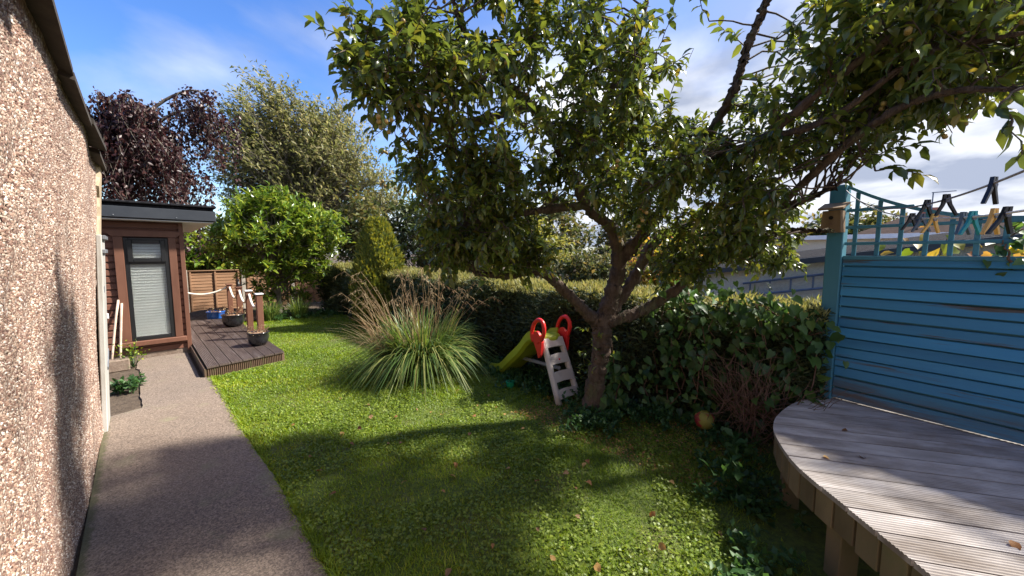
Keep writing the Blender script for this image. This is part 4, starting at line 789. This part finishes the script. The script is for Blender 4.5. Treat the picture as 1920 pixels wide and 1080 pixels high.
# ------------------------------------------------------------------ the fruit tree
def fruit_tree():
    base = np.array([3.07, 1.955, 0.]); t = empty('fruit_tree', tuple(base), 'gnarled old fruit tree with small yellow fruit spreading over the lawn', 'tree'); g = Grow()
    def limb(p): return smooth_line(p, 6)          # x, y, z, radius
    limbs = [
     limb([(3.07, 1.955, -.05, .125), (3.07, 1.955, .10, .098), (3.09, 1.92, .44, .085), (3.12, 1.89, .70, .085), (3.12, 1.90, .90, .095)]),
     limb([(3.12, 1.90, 0.90, 0.07), (2.98, 2.02, 1.07, 0.052), (2.78, 2.13, 1.28, 0.045), (2.53, 2.19, 1.44, 0.038), (2.23, 2.29, 1.41, 0.026), (1.90, 2.32, 1.44, 0.014)]),
     limb([(3.12, 1.90, 0.90, 0.085), (3.19, 1.83, 1.22, 0.075), (3.22, 1.79, 1.52, 0.068), (3.11, 1.81, 1.82, 0.055), (2.82, 1.89, 2.02, 0.046), (2.47, 1.87, 2.34, 0.036), (2.09, 1.87, 2.65, 0.027), (1.62, 1.91, 2.83, 0.017), (1.35, 1.86, 3.10, 0.008)]),
     limb([(3.22, 1.79, 1.52, 0.06), (3.24, 1.57, 1.77, 0.05), (3.22, 1.38, 1.99, 0.042), (3.11, 1.11, 2.32, 0.034), (2.89, 0.81, 2.65, 0.026), (2.81, 0.71, 2.89, 0.022), (2.74, 0.60, 3.09, 0.018), (2.66, 0.47, 3.33, 0.008)]),
     limb([(3.12, 1.90, 0.90, 0.06), (3.39, 1.71, 1.37, 0.05), (3.48, 1.53, 1.75, 0.046), (3.44, 1.08, 1.85, 0.034), (3.25, 0.60, 1.90, 0.024), (2.99, 0.24, 2.00, 0.01)]),
     limb([(3.15, 1.85, 0.94, 0.06), (3.33, 1.62, 1.05, 0.05), (3.44, 1.37, 1.24, 0.042), (3.44, 1.06, 1.53, 0.03), (3.35, 0.60, 1.74, 0.018), (3.19, 0.26, 1.75, 0.008)]),
     limb([(3.11, 1.11, 2.32, 0.03), (2.73, 0.61, 2.28, 0.026), (2.54, 0.25, 2.47, 0.02), (2.40, 0.00, 2.57, 0.014), (2.29, -0.19, 2.65, 0.006)]),
     limb([(3.25, 0.60, 1.90, 0.024), (2.70, 0.16, 2.20, 0.02), (2.45, -0.08, 2.27, 0.014), (2.28, -0.31, 2.19, 0.006)]),
     limb([(2.47, 1.87, 2.34, 0.03), (2.48, 1.50, 2.73, 0.024), (2.40, 1.23, 3.03, 0.016), (2.34, 1.13, 3.40, 0.008)]),
     limb([(2.09, 1.87, 2.65, 0.026), (1.51, 2.05, 2.45, 0.02), (1.09, 2.08, 2.50, 0.013), (0.93, 2.05, 2.77, 0.006)]),
     limb([(2.82, 1.89, 2.02, 0.035), (2.18, 2.06, 1.92, 0.027), (1.75, 2.19, 1.82, 0.018), (1.44, 2.28, 1.79, 0.008)]),
     limb([(2.73, 0.61, 2.28, 0.02), (2.59, 0.25, 2.30, 0.016), (2.45, -0.04, 2.44, 0.011), (2.28, -0.30, 2.38, 0.006)])]
    wood = [(lambda q: (q[0] + rng.normal(size=q[0].shape) * (.007 if l[0, 3] > .055 else .003), q[1]))(tube(smooth_line(l, 3)[:, :3], smooth_line(l, 3)[:, 3] * (1 + .06 * np.sin(np.arange(len(l) * 3 - 2) * .7)), 14)) for l in limbs]
    LP = np.vstack([l[4:, :4] for l in limbs[1:]])
    # leafy masses of the crown: centre, radii, number of twig clusters
    lobes = [((2.5, -.22, 2.52), (.38, .30, .25), 18), ((2.9, .0, 2.6), (.4, .35, .3), 14), ((1.07, 1.92, 2.62), (0.27, 0.24, 0.30), 15), ((1.67, 1.82, 2.98), (0.33, 0.32, 0.28), 16), ((1.56, 1.73, 2.53), (0.34, 0.37, 0.29), 17), ((1.27, 2.22, 2.84), (0.34, 0.26, 0.33), 14), ((2.31, 2.25, 2.14), (0.34, 0.37,
             0.58), 20), ((1.80, 2.57, 2.05), (0.34, 0.33, 0.53), 24), ((2.32, 1.20, 2.21), (0.35, 0.41, 0.31), 27), ((1.70, 1.93, 2.01), (0.44, 0.37, 0.46), 41), ((2.56, 1.79, 2.44), (0.43, 0.37, 0.27), 18), ((2.96, 1.28, 2.27),
             (0.30, 0.32, 0.41), 20), ((2.40, 1.71, 3.19), (0.31, 0.37, 0.36), 8), ((2.02, 1.51, 2.96), (0.27, 0.33, 0.27), 9), ((2.06, 1.30, 2.54), (0.29, 0.40, 0.29), 11), ((2.49, 1.38, 2.77), (0.29, 0.37, 0.39), 10), ((3.13,
             0.76, 2.29), (0.31, 0.27, 0.46), 17), ((2.74, 0.03, 2.44), (0.30, 0.37, 0.26), 22), ((3.10, 0.31, 2.10), (0.31, 0.25, 0.31), 16), ((3.30, 0.21, 2.64), (0.26, 0.31, 0.33), 15), ((2.63, 0.52, 2.09), (0.23, 0.38, 0.40),
             23), ((3.19, -0.21, 2.63), (0.33, 0.24, 0.22), 14), ((2.77, 0.10, 2.87), (0.30, 0.45, 0.26), 13), ((2.42, -0.04, 2.62), (0.29, 0.41, 0.21), 14), ((3.05, 1.05, 1.67), (0.27, 0.29, 0.27), 15), ((3.48, 1.22, 1.70),
             (0.26, 0.31, 0.33), 13), ((3.61, 0.67, 1.77), (0.27, 0.32, 0.27), 16), ((3.17, 0.57, 1.73), (0.26, 0.28, 0.22), 16), ((1.79, 2.31, 1.62), (0.27, 0.18, 0.15), 10), ((2.27, 2.31, 1.61), (0.27, 0.21, 0.16), 11), ((1.93,
             2.58, 1.63), (0.24, 0.22, 0.14), 9), ((2.16, 2.02, 1.61), (0.24, 0.17, 0.16), 10), ((2.18, -0.29, 2.04), (0.11, 0.06, 0.09), 4), ((3.00, 1.69, 2.05), (0.27, 0.20, 0.28), 4), ((3.12, 1.46, 1.99), (0.27, 0.18, 0.29),
             6), ((2.63, 0.95, 2.97), (0.12, 0.14, 0.12), 1), ((2.60, 0.97, 3.75), (1.15, 2.07, 1.03), 6), ((0.97, 2.08, 2.60), (0.10, 0.11, 0.21), 5), ((1.43, 2.17, 2.32), (0.13, 0.12, 0.18), 4), ((2.70, 0.08, 2.06), (0.11, 0.11,
             0.10), 4)]
    fruit = []
    def blocked(p):     # the crown is cut back from the washing lines and the bird box, and bare along one limb
        if 1.3 < p[0] < 3.95 and -1.6 < p[1] < .42 and p[2] < 2.12: return rng.random() < .97
        return ((p[0] - 2.55) / .6) ** 2 + ((p[1] - .78) / .2) ** 2 + ((p[2] - 2.95) / .4) ** 2 < 1 and rng.random() < .85
    for lc, lr, n in lobes:
        for k in range(n):
            c = np.array(lc) + rdir(1)[0] * rng.random() ** (1 / 3) * np.array(lr); dd = np.linalg.norm(LP[:, :3] - c, axis=1) + .25 * np.maximum(0, LP[:, 2] - c[2]); i = int(np.argmin(dd + .1 * rng.random(len(dd))))
            if blocked(c): continue
            br = bend(LP[i, :3], c, .07, 6, .03); g.twig(br, min(.0065, LP[i, 3] * .7), .003, 5); ax = unit(br[-1] - br[-2])
            for s in range(6):
                s0 = br[-1] + (br[-2] - br[-1]) * rng.random() * 1.1; e = s0 + unit(ax * .7 + rng.normal(size=3) * .9 + [0, 0, -.15]) * (.10 + .20 * rng.random())
                if blocked(e): continue
                tw = bend(s0, e, .08, 5); g.twig(tw, .0035, .0016, 4); g.leaves(tw, 14, .056, .22, .9, .1, .5)
                if rng.random() < .10:
                    for _ in range(3): fruit.append(e + rng.normal(size=3) * .022 + [0, 0, -.03])
    # long bare-ish shoots with sparse leaves against the sky
    shoots = [((0.93, 1.99, 2.75), (0.83, 1.98, 2.85)), ((1.23, 2.18, 2.31), (1.14, 2.17, 2.20)), ((1.34, 2.23, 2.21), (1.21, 2.25, 2.09)), ((2.45, 1.13, 2.82), (2.44, 1.03, 3.12)), ((2.74, 1.21, 2.47), (2.77, 1.02, 2.99)),
              ((2.51, 1.24, 2.91), (2.47, 1.21, 3.18)), ((2.70, 0.12, 2.08), (2.65, -0.09, 2.10)), ((2.70, 0.07, 2.02), (2.65, -0.09, 1.97)), ((2.65, 0.89, 3.06), (2.57, 0.97, 3.28)), ((2.81, 0.71, 2.89), (2.72, 0.86, 3.06)),
              ((2.19, -0.25, 2.13), (2.13, -0.30, 1.93)), ((1.25, 1.93, 2.94), (1.15, 1.93, 3.04)), ((2.37, 1.29, 3.04), (2.29, 1.33, 3.25))]
    for a, b in shoots:
        a, b = np.array(a), np.array(b); i = int(np.argmin(np.linalg.norm(LP[:, :3] - a, axis=1))); g.twig(bend(LP[i, :3], a, .05), .006, .004, 4); tw = bend(a, b, .08, 7); g.twig(tw, .004, .0015, 4); g.leaves(tw, 15, .07, .5, .8, .05)
    # leaves sprouting on the trunk
    for z, n in ((.62, 26), (.48, 22), (.15, 8), (.82, 14)):
        for _ in range(n // 2):
            a = rng.random() * 6.28; s0 = base + np.array([.05 - .02 + .08 * math.cos(a), .08 * math.sin(a), z + .1 * rng.normal()]); g.leaves([s0, s0 + np.array([.09 * math.cos(a), .09 * math.sin(a), .03])], 3, .05, .1, .8)
    obj('trunk', *join(wood), M['bark'], t, smooth=True); obj('twigs', *join(g.tw), M['bark'], t, kind='stuff', smooth=True)
    P, D, U, Ln = g.arrays(); tint = np.clip(rng.beta(2, 2.4, len(P)), 0, .999); split_foliage('crown', 'leaf', P, D, U, Ln, Ln * .47, 'leaf', M['pear'], t, tint, 300)
    fm = mesh('fruit', *ball((0, 0, 0), .0125, 8, 6), M['fruit'], True)
    for p in fruit[:260]: link('fruit', fm, t, p)
fruit_tree()

# ------------------------------------------------------------------ climbers, clump of tall grass, weeds
def climber(name, lab, spots, n, ln, mat, shape, droop, cat='climber', base=None, nmax=120):
    c = empty(name, base, lab, cat); g = Grow()
    for (a, b, r, k) in spots:
        a, b = np.array(a, float), np.array(b, float); st = bend(a, b, .05, 8, .05); g.twig(st, .007, .003, 5)
        tt = rng.random(k) * 6.999; i = tt.astype(int); p = st[i] + (st[i + 1] - st[i]) * (tt - i)[:, None] + rng.normal(size=(k, 3)) * r
        g.P.append(p); g.D.append(unit(rng.normal(size=(k, 3)) * .45 + np.array([-.45, -.25, -droop]))); g.U.append(unit(np.array([-.8, -.5, .5]) + .4 * rng.normal(size=(k, 3)))); g.L.append(ln * (.6 + .7 * rng.random(k)))
    obj('stem', *join(g.tw), M['twig'], c, smooth=True); P, D, U, Ln = g.arrays(); split_foliage('foliage', 'leaf', P, D, U, Ln, Ln * .8, shape, M[mat], c, rng.random(len(P)) * .999, nmax)
climber('bindweed', 'broad leaved green climber sprawling over the hedge beside the blue post', [((3.62, .35 + k * .12, .1 + .1 * (k % 3)), (3.56 + .05 * (k % 2), .33 + k * .12 + .1 * math.sin(k), 1.12 + .06 * math.sin(k * 2)), (.07), 36) for k in range(11)] + [((3.6, .4 + .35 * k, 1.08), (3.58, .75 + .35 * k, 1.18), .08, 70) for k in range(3)] + [((3.7, .3, 1.0), (3.6, 1.4, 1.15), .09, 90)], 0, .075, 'vine', 'heart', .55, base=(3.65, .9, 0), nmax=260)
climber('ivy', 'leafy ivy climbing beside the fruit tree trunk', [((3.17, 1.86, 0), (3.22, 1.84, .72), .045, 90), ((3.22, 1.82, 0), (3.30, 1.80, .5), .05, 60)], 0, .075, 'vine', 'heart', .6, base=(3.2, 1.84, 0), nmax=120)
climber('hanging_creeper', 'creeper hanging down the dark hedge right of the fruit tree', [((3.55, 1.35, .05), (3.5, 1.38, .8), .05, 60), ((3.52, 1.15, .05), (3.52, 1.12, .95), .06, 60), ((3.52, 1.62, .05), (3.5, 1.6, .5), .06, 40)], 0, .06, 'vine', 'heart', .6, base=(3.52, 1.35, 0), nmax=120)
climber('yellow_vine', 'yellow and lime leaved vine growing behind the blue trellis', [((4.5, -.1 - k * .16, .2), (4.4, -.1 - k * .16 - .06, 1.60 + .12 * math.sin(k * 1.9)), .09, 60) for k in range(6)] + [((4.4, -.0, 1.4), (4.3, -1.0, 1.5), .09, 120)], 0, .075, 'yellowvine', 'heart', .2, base=(4.5, -.4, -.006), nmax=100)
climber('trellis_creeper', 'green creeper hanging over the trellis near the right edge', [(fpt(.72, 1.50, -.04), fpt(.80, 1.80, -.02), .035, 22), (fpt(.78, 1.55, .03), fpt(.74, 1.68, .03), .03, 10)], 0, .06, 'vine', 'heart', .3, base=tuple(fpt(.75, 1.5)), nmax=40)
def bramble():
    n = 150; tw = []
    for k in range(n):
        a = np.array([3.42 + .16 * rng.random(), .45 + .48 * rng.random(), .22 + .18 * rng.random()]); e = a + np.array([-.10 * rng.random(), .28 * rng.normal(), .18 + .28 * rng.random()]) if k % 3 else a + np.array([-.05, .2 * rng.normal(), -.2]); tw.append(tube(bend(a, e, .15 * rng.normal(), 6, .06), np.linspace(.0035, .0012, 6), 4, False))
    tw += [tube(bend((3.5, .7 + .02 * k, 0), (3.46, .66 + .03 * k, .4), .0, 5), .006, 5) for k in range(4)]
    obj('dead_shrub', *join(tw), M['twig'], label='tangle of dry brown twigs at the hedge foot near the raised deck', cat='shrub')
bramble()
def blades(c, n, length, spread, width, base_r, rise, mat, seg=7, dirbias=None, ret=False):
    a = rng.random(n) * 2 * math.pi; L_ = length * (.55 + .6 * rng.random(n)); r0 = base_r * rng.random(n) ** .5; sp = spread * (.25 + .95 * rng.random(n)); t = np.linspace(0, 1, seg)
    h = rise * L_[:, None] * (t[None] * 1.25 - (sp[:, None]) * t[None] ** 2.4); o = r0[:, None] + L_[:, None] * sp[:, None] * .75 * t[None] ** 1.6
    dx, dy = np.cos(a), np.sin(a)
    if dirbias is not None: dx = dx + dirbias[0]; dy = dy + dirbias[1]
    x = c[0] + dx[:, None] * o; y = c[1] + dy[:, None] * o; z = np.maximum(c[2] + h, c[2] + .01); wv = width * (.6 + .7 * rng.random(n))[:, None] * np.array([1, 1, 1, .95, .8, .5, .08])[None, :seg]
    tw = a + math.pi / 2 + .5 * rng.normal(size=n); sx, sy = np.cos(tw)[:, None] * wv, np.sin(tw)[:, None] * wv
    v = np.stack([np.stack([x - sx, y - sy, z], -1), np.stack([x + sx, y + sy, z + .15 * wv], -1)], 2).reshape(-1, 3)
    i = (np.arange(n)[:, None] * seg * 2 + np.arange(seg - 1)[None] * 2).ravel(); return v, np.stack([i, i + 1, i + 3, i + 2], 1), np.repeat(rng.random(n), seg * 2)
def clump():
    c = (2.62, 4.32, 0); o = empty('ornamental_grass', c, 'big arching clump of strap leaved grass with dry straw stems', 'grass clump')
    v, f, t = blades(c, 1900, .95, 1.12, .0085, .34, .95, 'strap'); obj('leaves', v, f, M['strap'], o, kind='stuff', tint=t * .9)
    v, f, t = blades((2.5, 4.5, 0), 240, 1.05, .85, .004, .24, 1.0, 'straw', dirbias=(-.45, .5)); obj('dry_leaves', v, f, M['straw'], o, kind='stuff', tint=t)
    for k in range(64):
        a = rng.random() * 6.28; b = np.array([2.62 + .2 * math.cos(a), 4.36 + .2 * math.sin(a), .05]); dr = np.array([math.cos(a) * .5 - .25, math.sin(a) * .5 + .30, 0]) if k < 44 else np.array([.45 + .3 * rng.random(), -.4 * rng.random() - .1, 0]); ln = .85 + .55 * rng.random()
        tip = b + dr * (.35 + .65 * rng.random()) + np.array([0, 0, ln]); p = np.vstack([bend(b, tip, .10, 7, .008), [tip + dr * .16 + np.array([0, 0, -.05 - .07 * rng.random()])]]); w = [tube(p, np.linspace(.0034, .0015, 8), 4, False)]
        g = Grow(); g.leaves(p[-3:], 12, .05, .5, .6, .0); P, D, U, Ln = g.arrays(); fv, ff, _ = foliage(P, D, U, Ln, Ln * .12, 'kite'); w.append((fv, ff.tolist()))
        vv, f2 = join(w); obj('stem', vv, f2, M['straw'], o, tint=np.full(len(vv), rng.random()))
clump()
def weeds(name, lab, cat, pts, ln, mat='weed', shape='oval', per=10, h=.10, kind=None, grp=None):
    g = Grow(); pts = np.atleast_2d(pts); base = pts.mean(0)
    for p in pts:
        p = np.array([p[0], p[1], .01])
        for k in range(per):
            a = rng.random() * 6.28; e = p + np.array([math.cos(a) * h * .7 * rng.random(), math.sin(a) * h * .7 * rng.random(), h * (.4 + .9 * rng.random())]); st = bend(p, e, .1, 4); g.twig(st, .002, .001, 3); g.leaves(st, 3, ln, -.1, 1.0, .5)
    P, D, U, Ln = g.arrays()
    if kind == 'stuff': return add_foliage(name, P, D, U, Ln, Ln * .6, shape, M[mat], label=lab, cat=cat)
    r = empty(name, (base[0], base[1], .01), lab, cat, grp); obj('stems', *join(g.tw), M['weed'], r, kind='stuff', tint=np.full(sum(len(v) for v, f in g.tw), .3)); add_foliage('foliage', P, D, U, Ln, Ln * .6, shape, M[mat], r)
def scatter(n, fn): return np.array([fn() for _ in range(n)])
und = lambda a, b: a + (b - a) * rng.random()
weeds('ground_cover', 'low green weeds spreading along the foot of the hedge', 'ground cover', np.vstack([scatter(150, lambda: (und(3.2, 3.62), und(.6, 3.9))), scatter(60, lambda: (2.95 + .18 * rng.normal(), 1.85 + .16 * rng.normal())), scatter(60, lambda: (3.2 + .15 * rng.normal(), 2.9 + .5 * rng.normal())), scatter(70, lambda: (lambda q: (np.interp(q, range(len(EDGE)), EDGE[:, 0]) - .08 - .14 * abs(rng.normal()), np.interp(q, range(len(EDGE)), EDGE[:, 1]) + .12 + .13 * rng.normal()))(und(3, 9))), scatter(110, lambda: (und(2.2, 3.7), 10.3 + .35 * rng.normal()))]), .042, kind='stuff', per=8, h=.10)
for p, lab in [((3.05, .68), 'pale leafed weed standing by the rounded corner of the raised deck'), ((2.62, .62), 'leafy weed on the lawn edge in front of the raised deck')]: weeds('weed_plant', lab, 'weed', [p], .08, per=14, h=.2)
weeds('weed_plant', 'bushy green weed in the soil by the path edge', 'weed', scatter(9, lambda: (-.2 + .07 * rng.normal(), 6.1 + .1 * rng.normal())), .05, per=12, h=.12)
weeds('weed_plant', 'upright yellow green weed beside the stone block', 'weed', [(-.13, 7.32), (-.14, 7.36)], .035, 'grass', per=20, h=.30)
for k, (x, y, s) in enumerate([(2.15, 10.35, .55), (2.75, 10.2, .5)]):
    v, f, t = blades((x, y, 0), 260, s, .7, .008, .16, 1.0, 'strap'); obj('strappy_plant', v, f, M['strap'], tint=t * .8, label=['strap leaved plant below the laurel nearer the deck', 'strap leaved plant below the laurel nearer the hedge'][k], cat='plant', group='strappy plants under the laurel')

# ------------------------------------------------------------------ grass, clover, fallen leaves
def grass():
    n = 430000; x = .57 + 3.1 * rng.random(n); y = -1.2 + 11.8 * rng.random(n); d = np.hypot(x, y)
    fwd = (x + y) * .7071; lat = (x - y) * .7071; ok = (fwd > .9) & (abs(lat) < 1.45 * fwd + .3) & (rng.random(n) < np.clip(2.6 / d, .28, 1))
    ok &= ~((x < 1.48) & (y > 6.0 + (x - .53) * .2)); px, py = x, y
    de = np.min(np.hypot(px[:, None] - EDGE_S[None, ::4, 0], py[:, None] - EDGE_S[None, ::4, 1]), axis=1); ind = np.zeros(n, bool)
    poly = np.vstack([EDGE_S, [(1.3, -2.2), (3.42, -2.2)]]); j = len(poly) - 1
    for i in range(len(poly)):
        a, b = poly[i], poly[j]; c = ((a[1] > py) != (b[1] > py)); ind ^= c & (px < (b[0] - a[0]) * (py - a[1]) / (b[1] - a[1] + 1e-12) + a[0]); j = i
    ok &= ~ind
    bare = np.clip((x - 2.75) / .8, 0, 1) * np.clip((3.6 - y) / 1.2, 0, 1) + np.clip((.22 - de) / .2, 0, .6); nz = .5 + .5 * np.sin(x * 5.1 + 2 * np.sin(y * 3.3)) * np.sin(y * 4.3 + np.sin(x * 4)); ok &= rng.random(n) > np.clip(bare * .85 + .45 * (nz > .78), 0, .95)
    ye = 1.0 + 5.0 * rng.random(5200) ** 1.2; x, y, d = np.concatenate([x[ok], .583 + .02 * rng.normal(size=5200)]), np.concatenate([y[ok], ye]), np.concatenate([d[ok], ye]); n = len(x); h = (.013 + .019 * rng.random(n)) * (1 + .25 * np.sin(x * 4 + y * 3)); h[-5200:] *= 1.5; w = (.0016 + .0008 * rng.random(n)) * np.clip(d / 2.2, .9, 2.6); a = rng.random(n) * 6.283; ln = h * (.5 + .8 * rng.random(n)); z = lawnz(x, y) - .003
    cx, sx = np.cos(a), np.sin(a); tx, ty = -sx * w, cx * w; v = np.empty((n, 5, 3), np.float32)
    for k, (q, s) in enumerate(((0, 1), (0, -1), (.55, .8), (.55, -.8), (1, 0))):
        v[:, k, 0] = x + cx * ln * q * q + tx * s; v[:, k, 1] = y + sx * ln * q * q + ty * s; v[:, k, 2] = z + h * (q if q < 1 else .92)
    i = np.arange(n)[:, None] * 5; f = np.vstack([i + np.array([[0, 1, 3]]), i + np.array([[0, 3, 2]]), i + np.array([[2, 3, 4]])]); t = np.clip(( .42 + .14 * np.sin(x * 1.9 + np.sin(y * 2.3) * 1.5) + .14 * np.sin(x * 6.1 + 2 * np.sin(y * 4.7)) * np.sin(y * 5.3 + x)) + .24 * rng.normal(size=n), 0, 1)
    obj('lawn_grass', v.reshape(-1, 3), f, M['grass'], kind='stuff', tint=np.repeat(t, 5), label='short green grass of the lawn', cat='grass')
    n = 34000; x = .6 + 2.9 * rng.random(n); y = -.6 + 5.0 * rng.random(n); nz = np.sin(x * 3.7 + 1.3 * np.sin(y * 2.9)) * np.sin(y * 3.1 + .7); fw = (x + y) * .7071; ok = (nz > -.25) & (fw > 1.1) & (x < 3.3) & ~((y < .55) & (x > 1.75 + y * .9)); x, y = x[ok], y[ok]; n = len(x)
    P = np.stack([x, y, lawnz(x, y) + .014 + .016 * rng.random(n)], 1); D = unit(rng.normal(size=(n, 3)) * [1, 1, .25]); add_foliage('clover', P, D, np.array([0, 0, 1.]) + .35 * rng.normal(size=(n, 3)), .013 + .013 * rng.random(n), .013 + .011 * rng.random(n), 'oval', M['clover'], label='small clover leaves mixed into the lawn', cat='clover')
    n = 4200; x = 2.55 + .95 * rng.random(n); y = .55 + 2.0 * rng.random(n); P = np.stack([x, y, lawnz(x, y) + .008 + .01 * rng.random(n)], 1); add_foliage('leaf_litter', P, unit(rng.normal(size=(n, 3)) * [1, 1, .2]), np.array([0, 0, 1.]) + .4 * rng.normal(size=(n, 3)), .012 + .016 * rng.random(n), .008 + .008 * rng.random(n), 'oval', M['litter'], label='crumbled brown leaf litter under the fruit tree', cat='leaf litter')
grass()
def fallen():
    T, F = SHAPES['leaf']; lib = []
    for q in range(6):
        v = T * [1, .75, 1.5]; v = v + .05 * rng.normal(size=v.shape); lib.append(mesh('fallen_leaf', v, F, M['litter'], tint=np.full(len(T), q / 5.)))
    for k in range(85):
        while True:
            x, y = und(.8, 3.4), und(.2, 4.2)
            if x + y > 1.9 and not (y < .5 and x > 1.7 + y * .8): break
        s = .028 + .026 * rng.random(); o = link('fallen_leaf', lib[k % 6], None, (x, y, float(lawnz(x, y)) + .028)); o.scale = (s, s, s); o.rotation_euler = (rng.normal() * .35, rng.normal() * .35, rng.random() * 6.28)
        tag(o, 'dry curled fallen leaf lying on the grass', 'leaf', 'fallen leaves on the lawn')
    for k, (x, y, lab) in enumerate([(2.75, .02, 'brown fallen leaf near the middle of the raised deck'), (3.12, .10, 'reddish fallen leaf lying toward the back of the raised deck'), (2.35, -.42, 'pale tan fallen leaf at the front of the raised deck'), (2.62, .18, 'small yellowish fallen leaf by the deck edge')]):
        o = link('fallen_leaf', lib[k], None, (x, y, DZ + .008)); o.scale = (.045,) * 3; o.rotation_euler = (.1, .2, k * 1.7); tag(o, lab, 'leaf')
fallen()
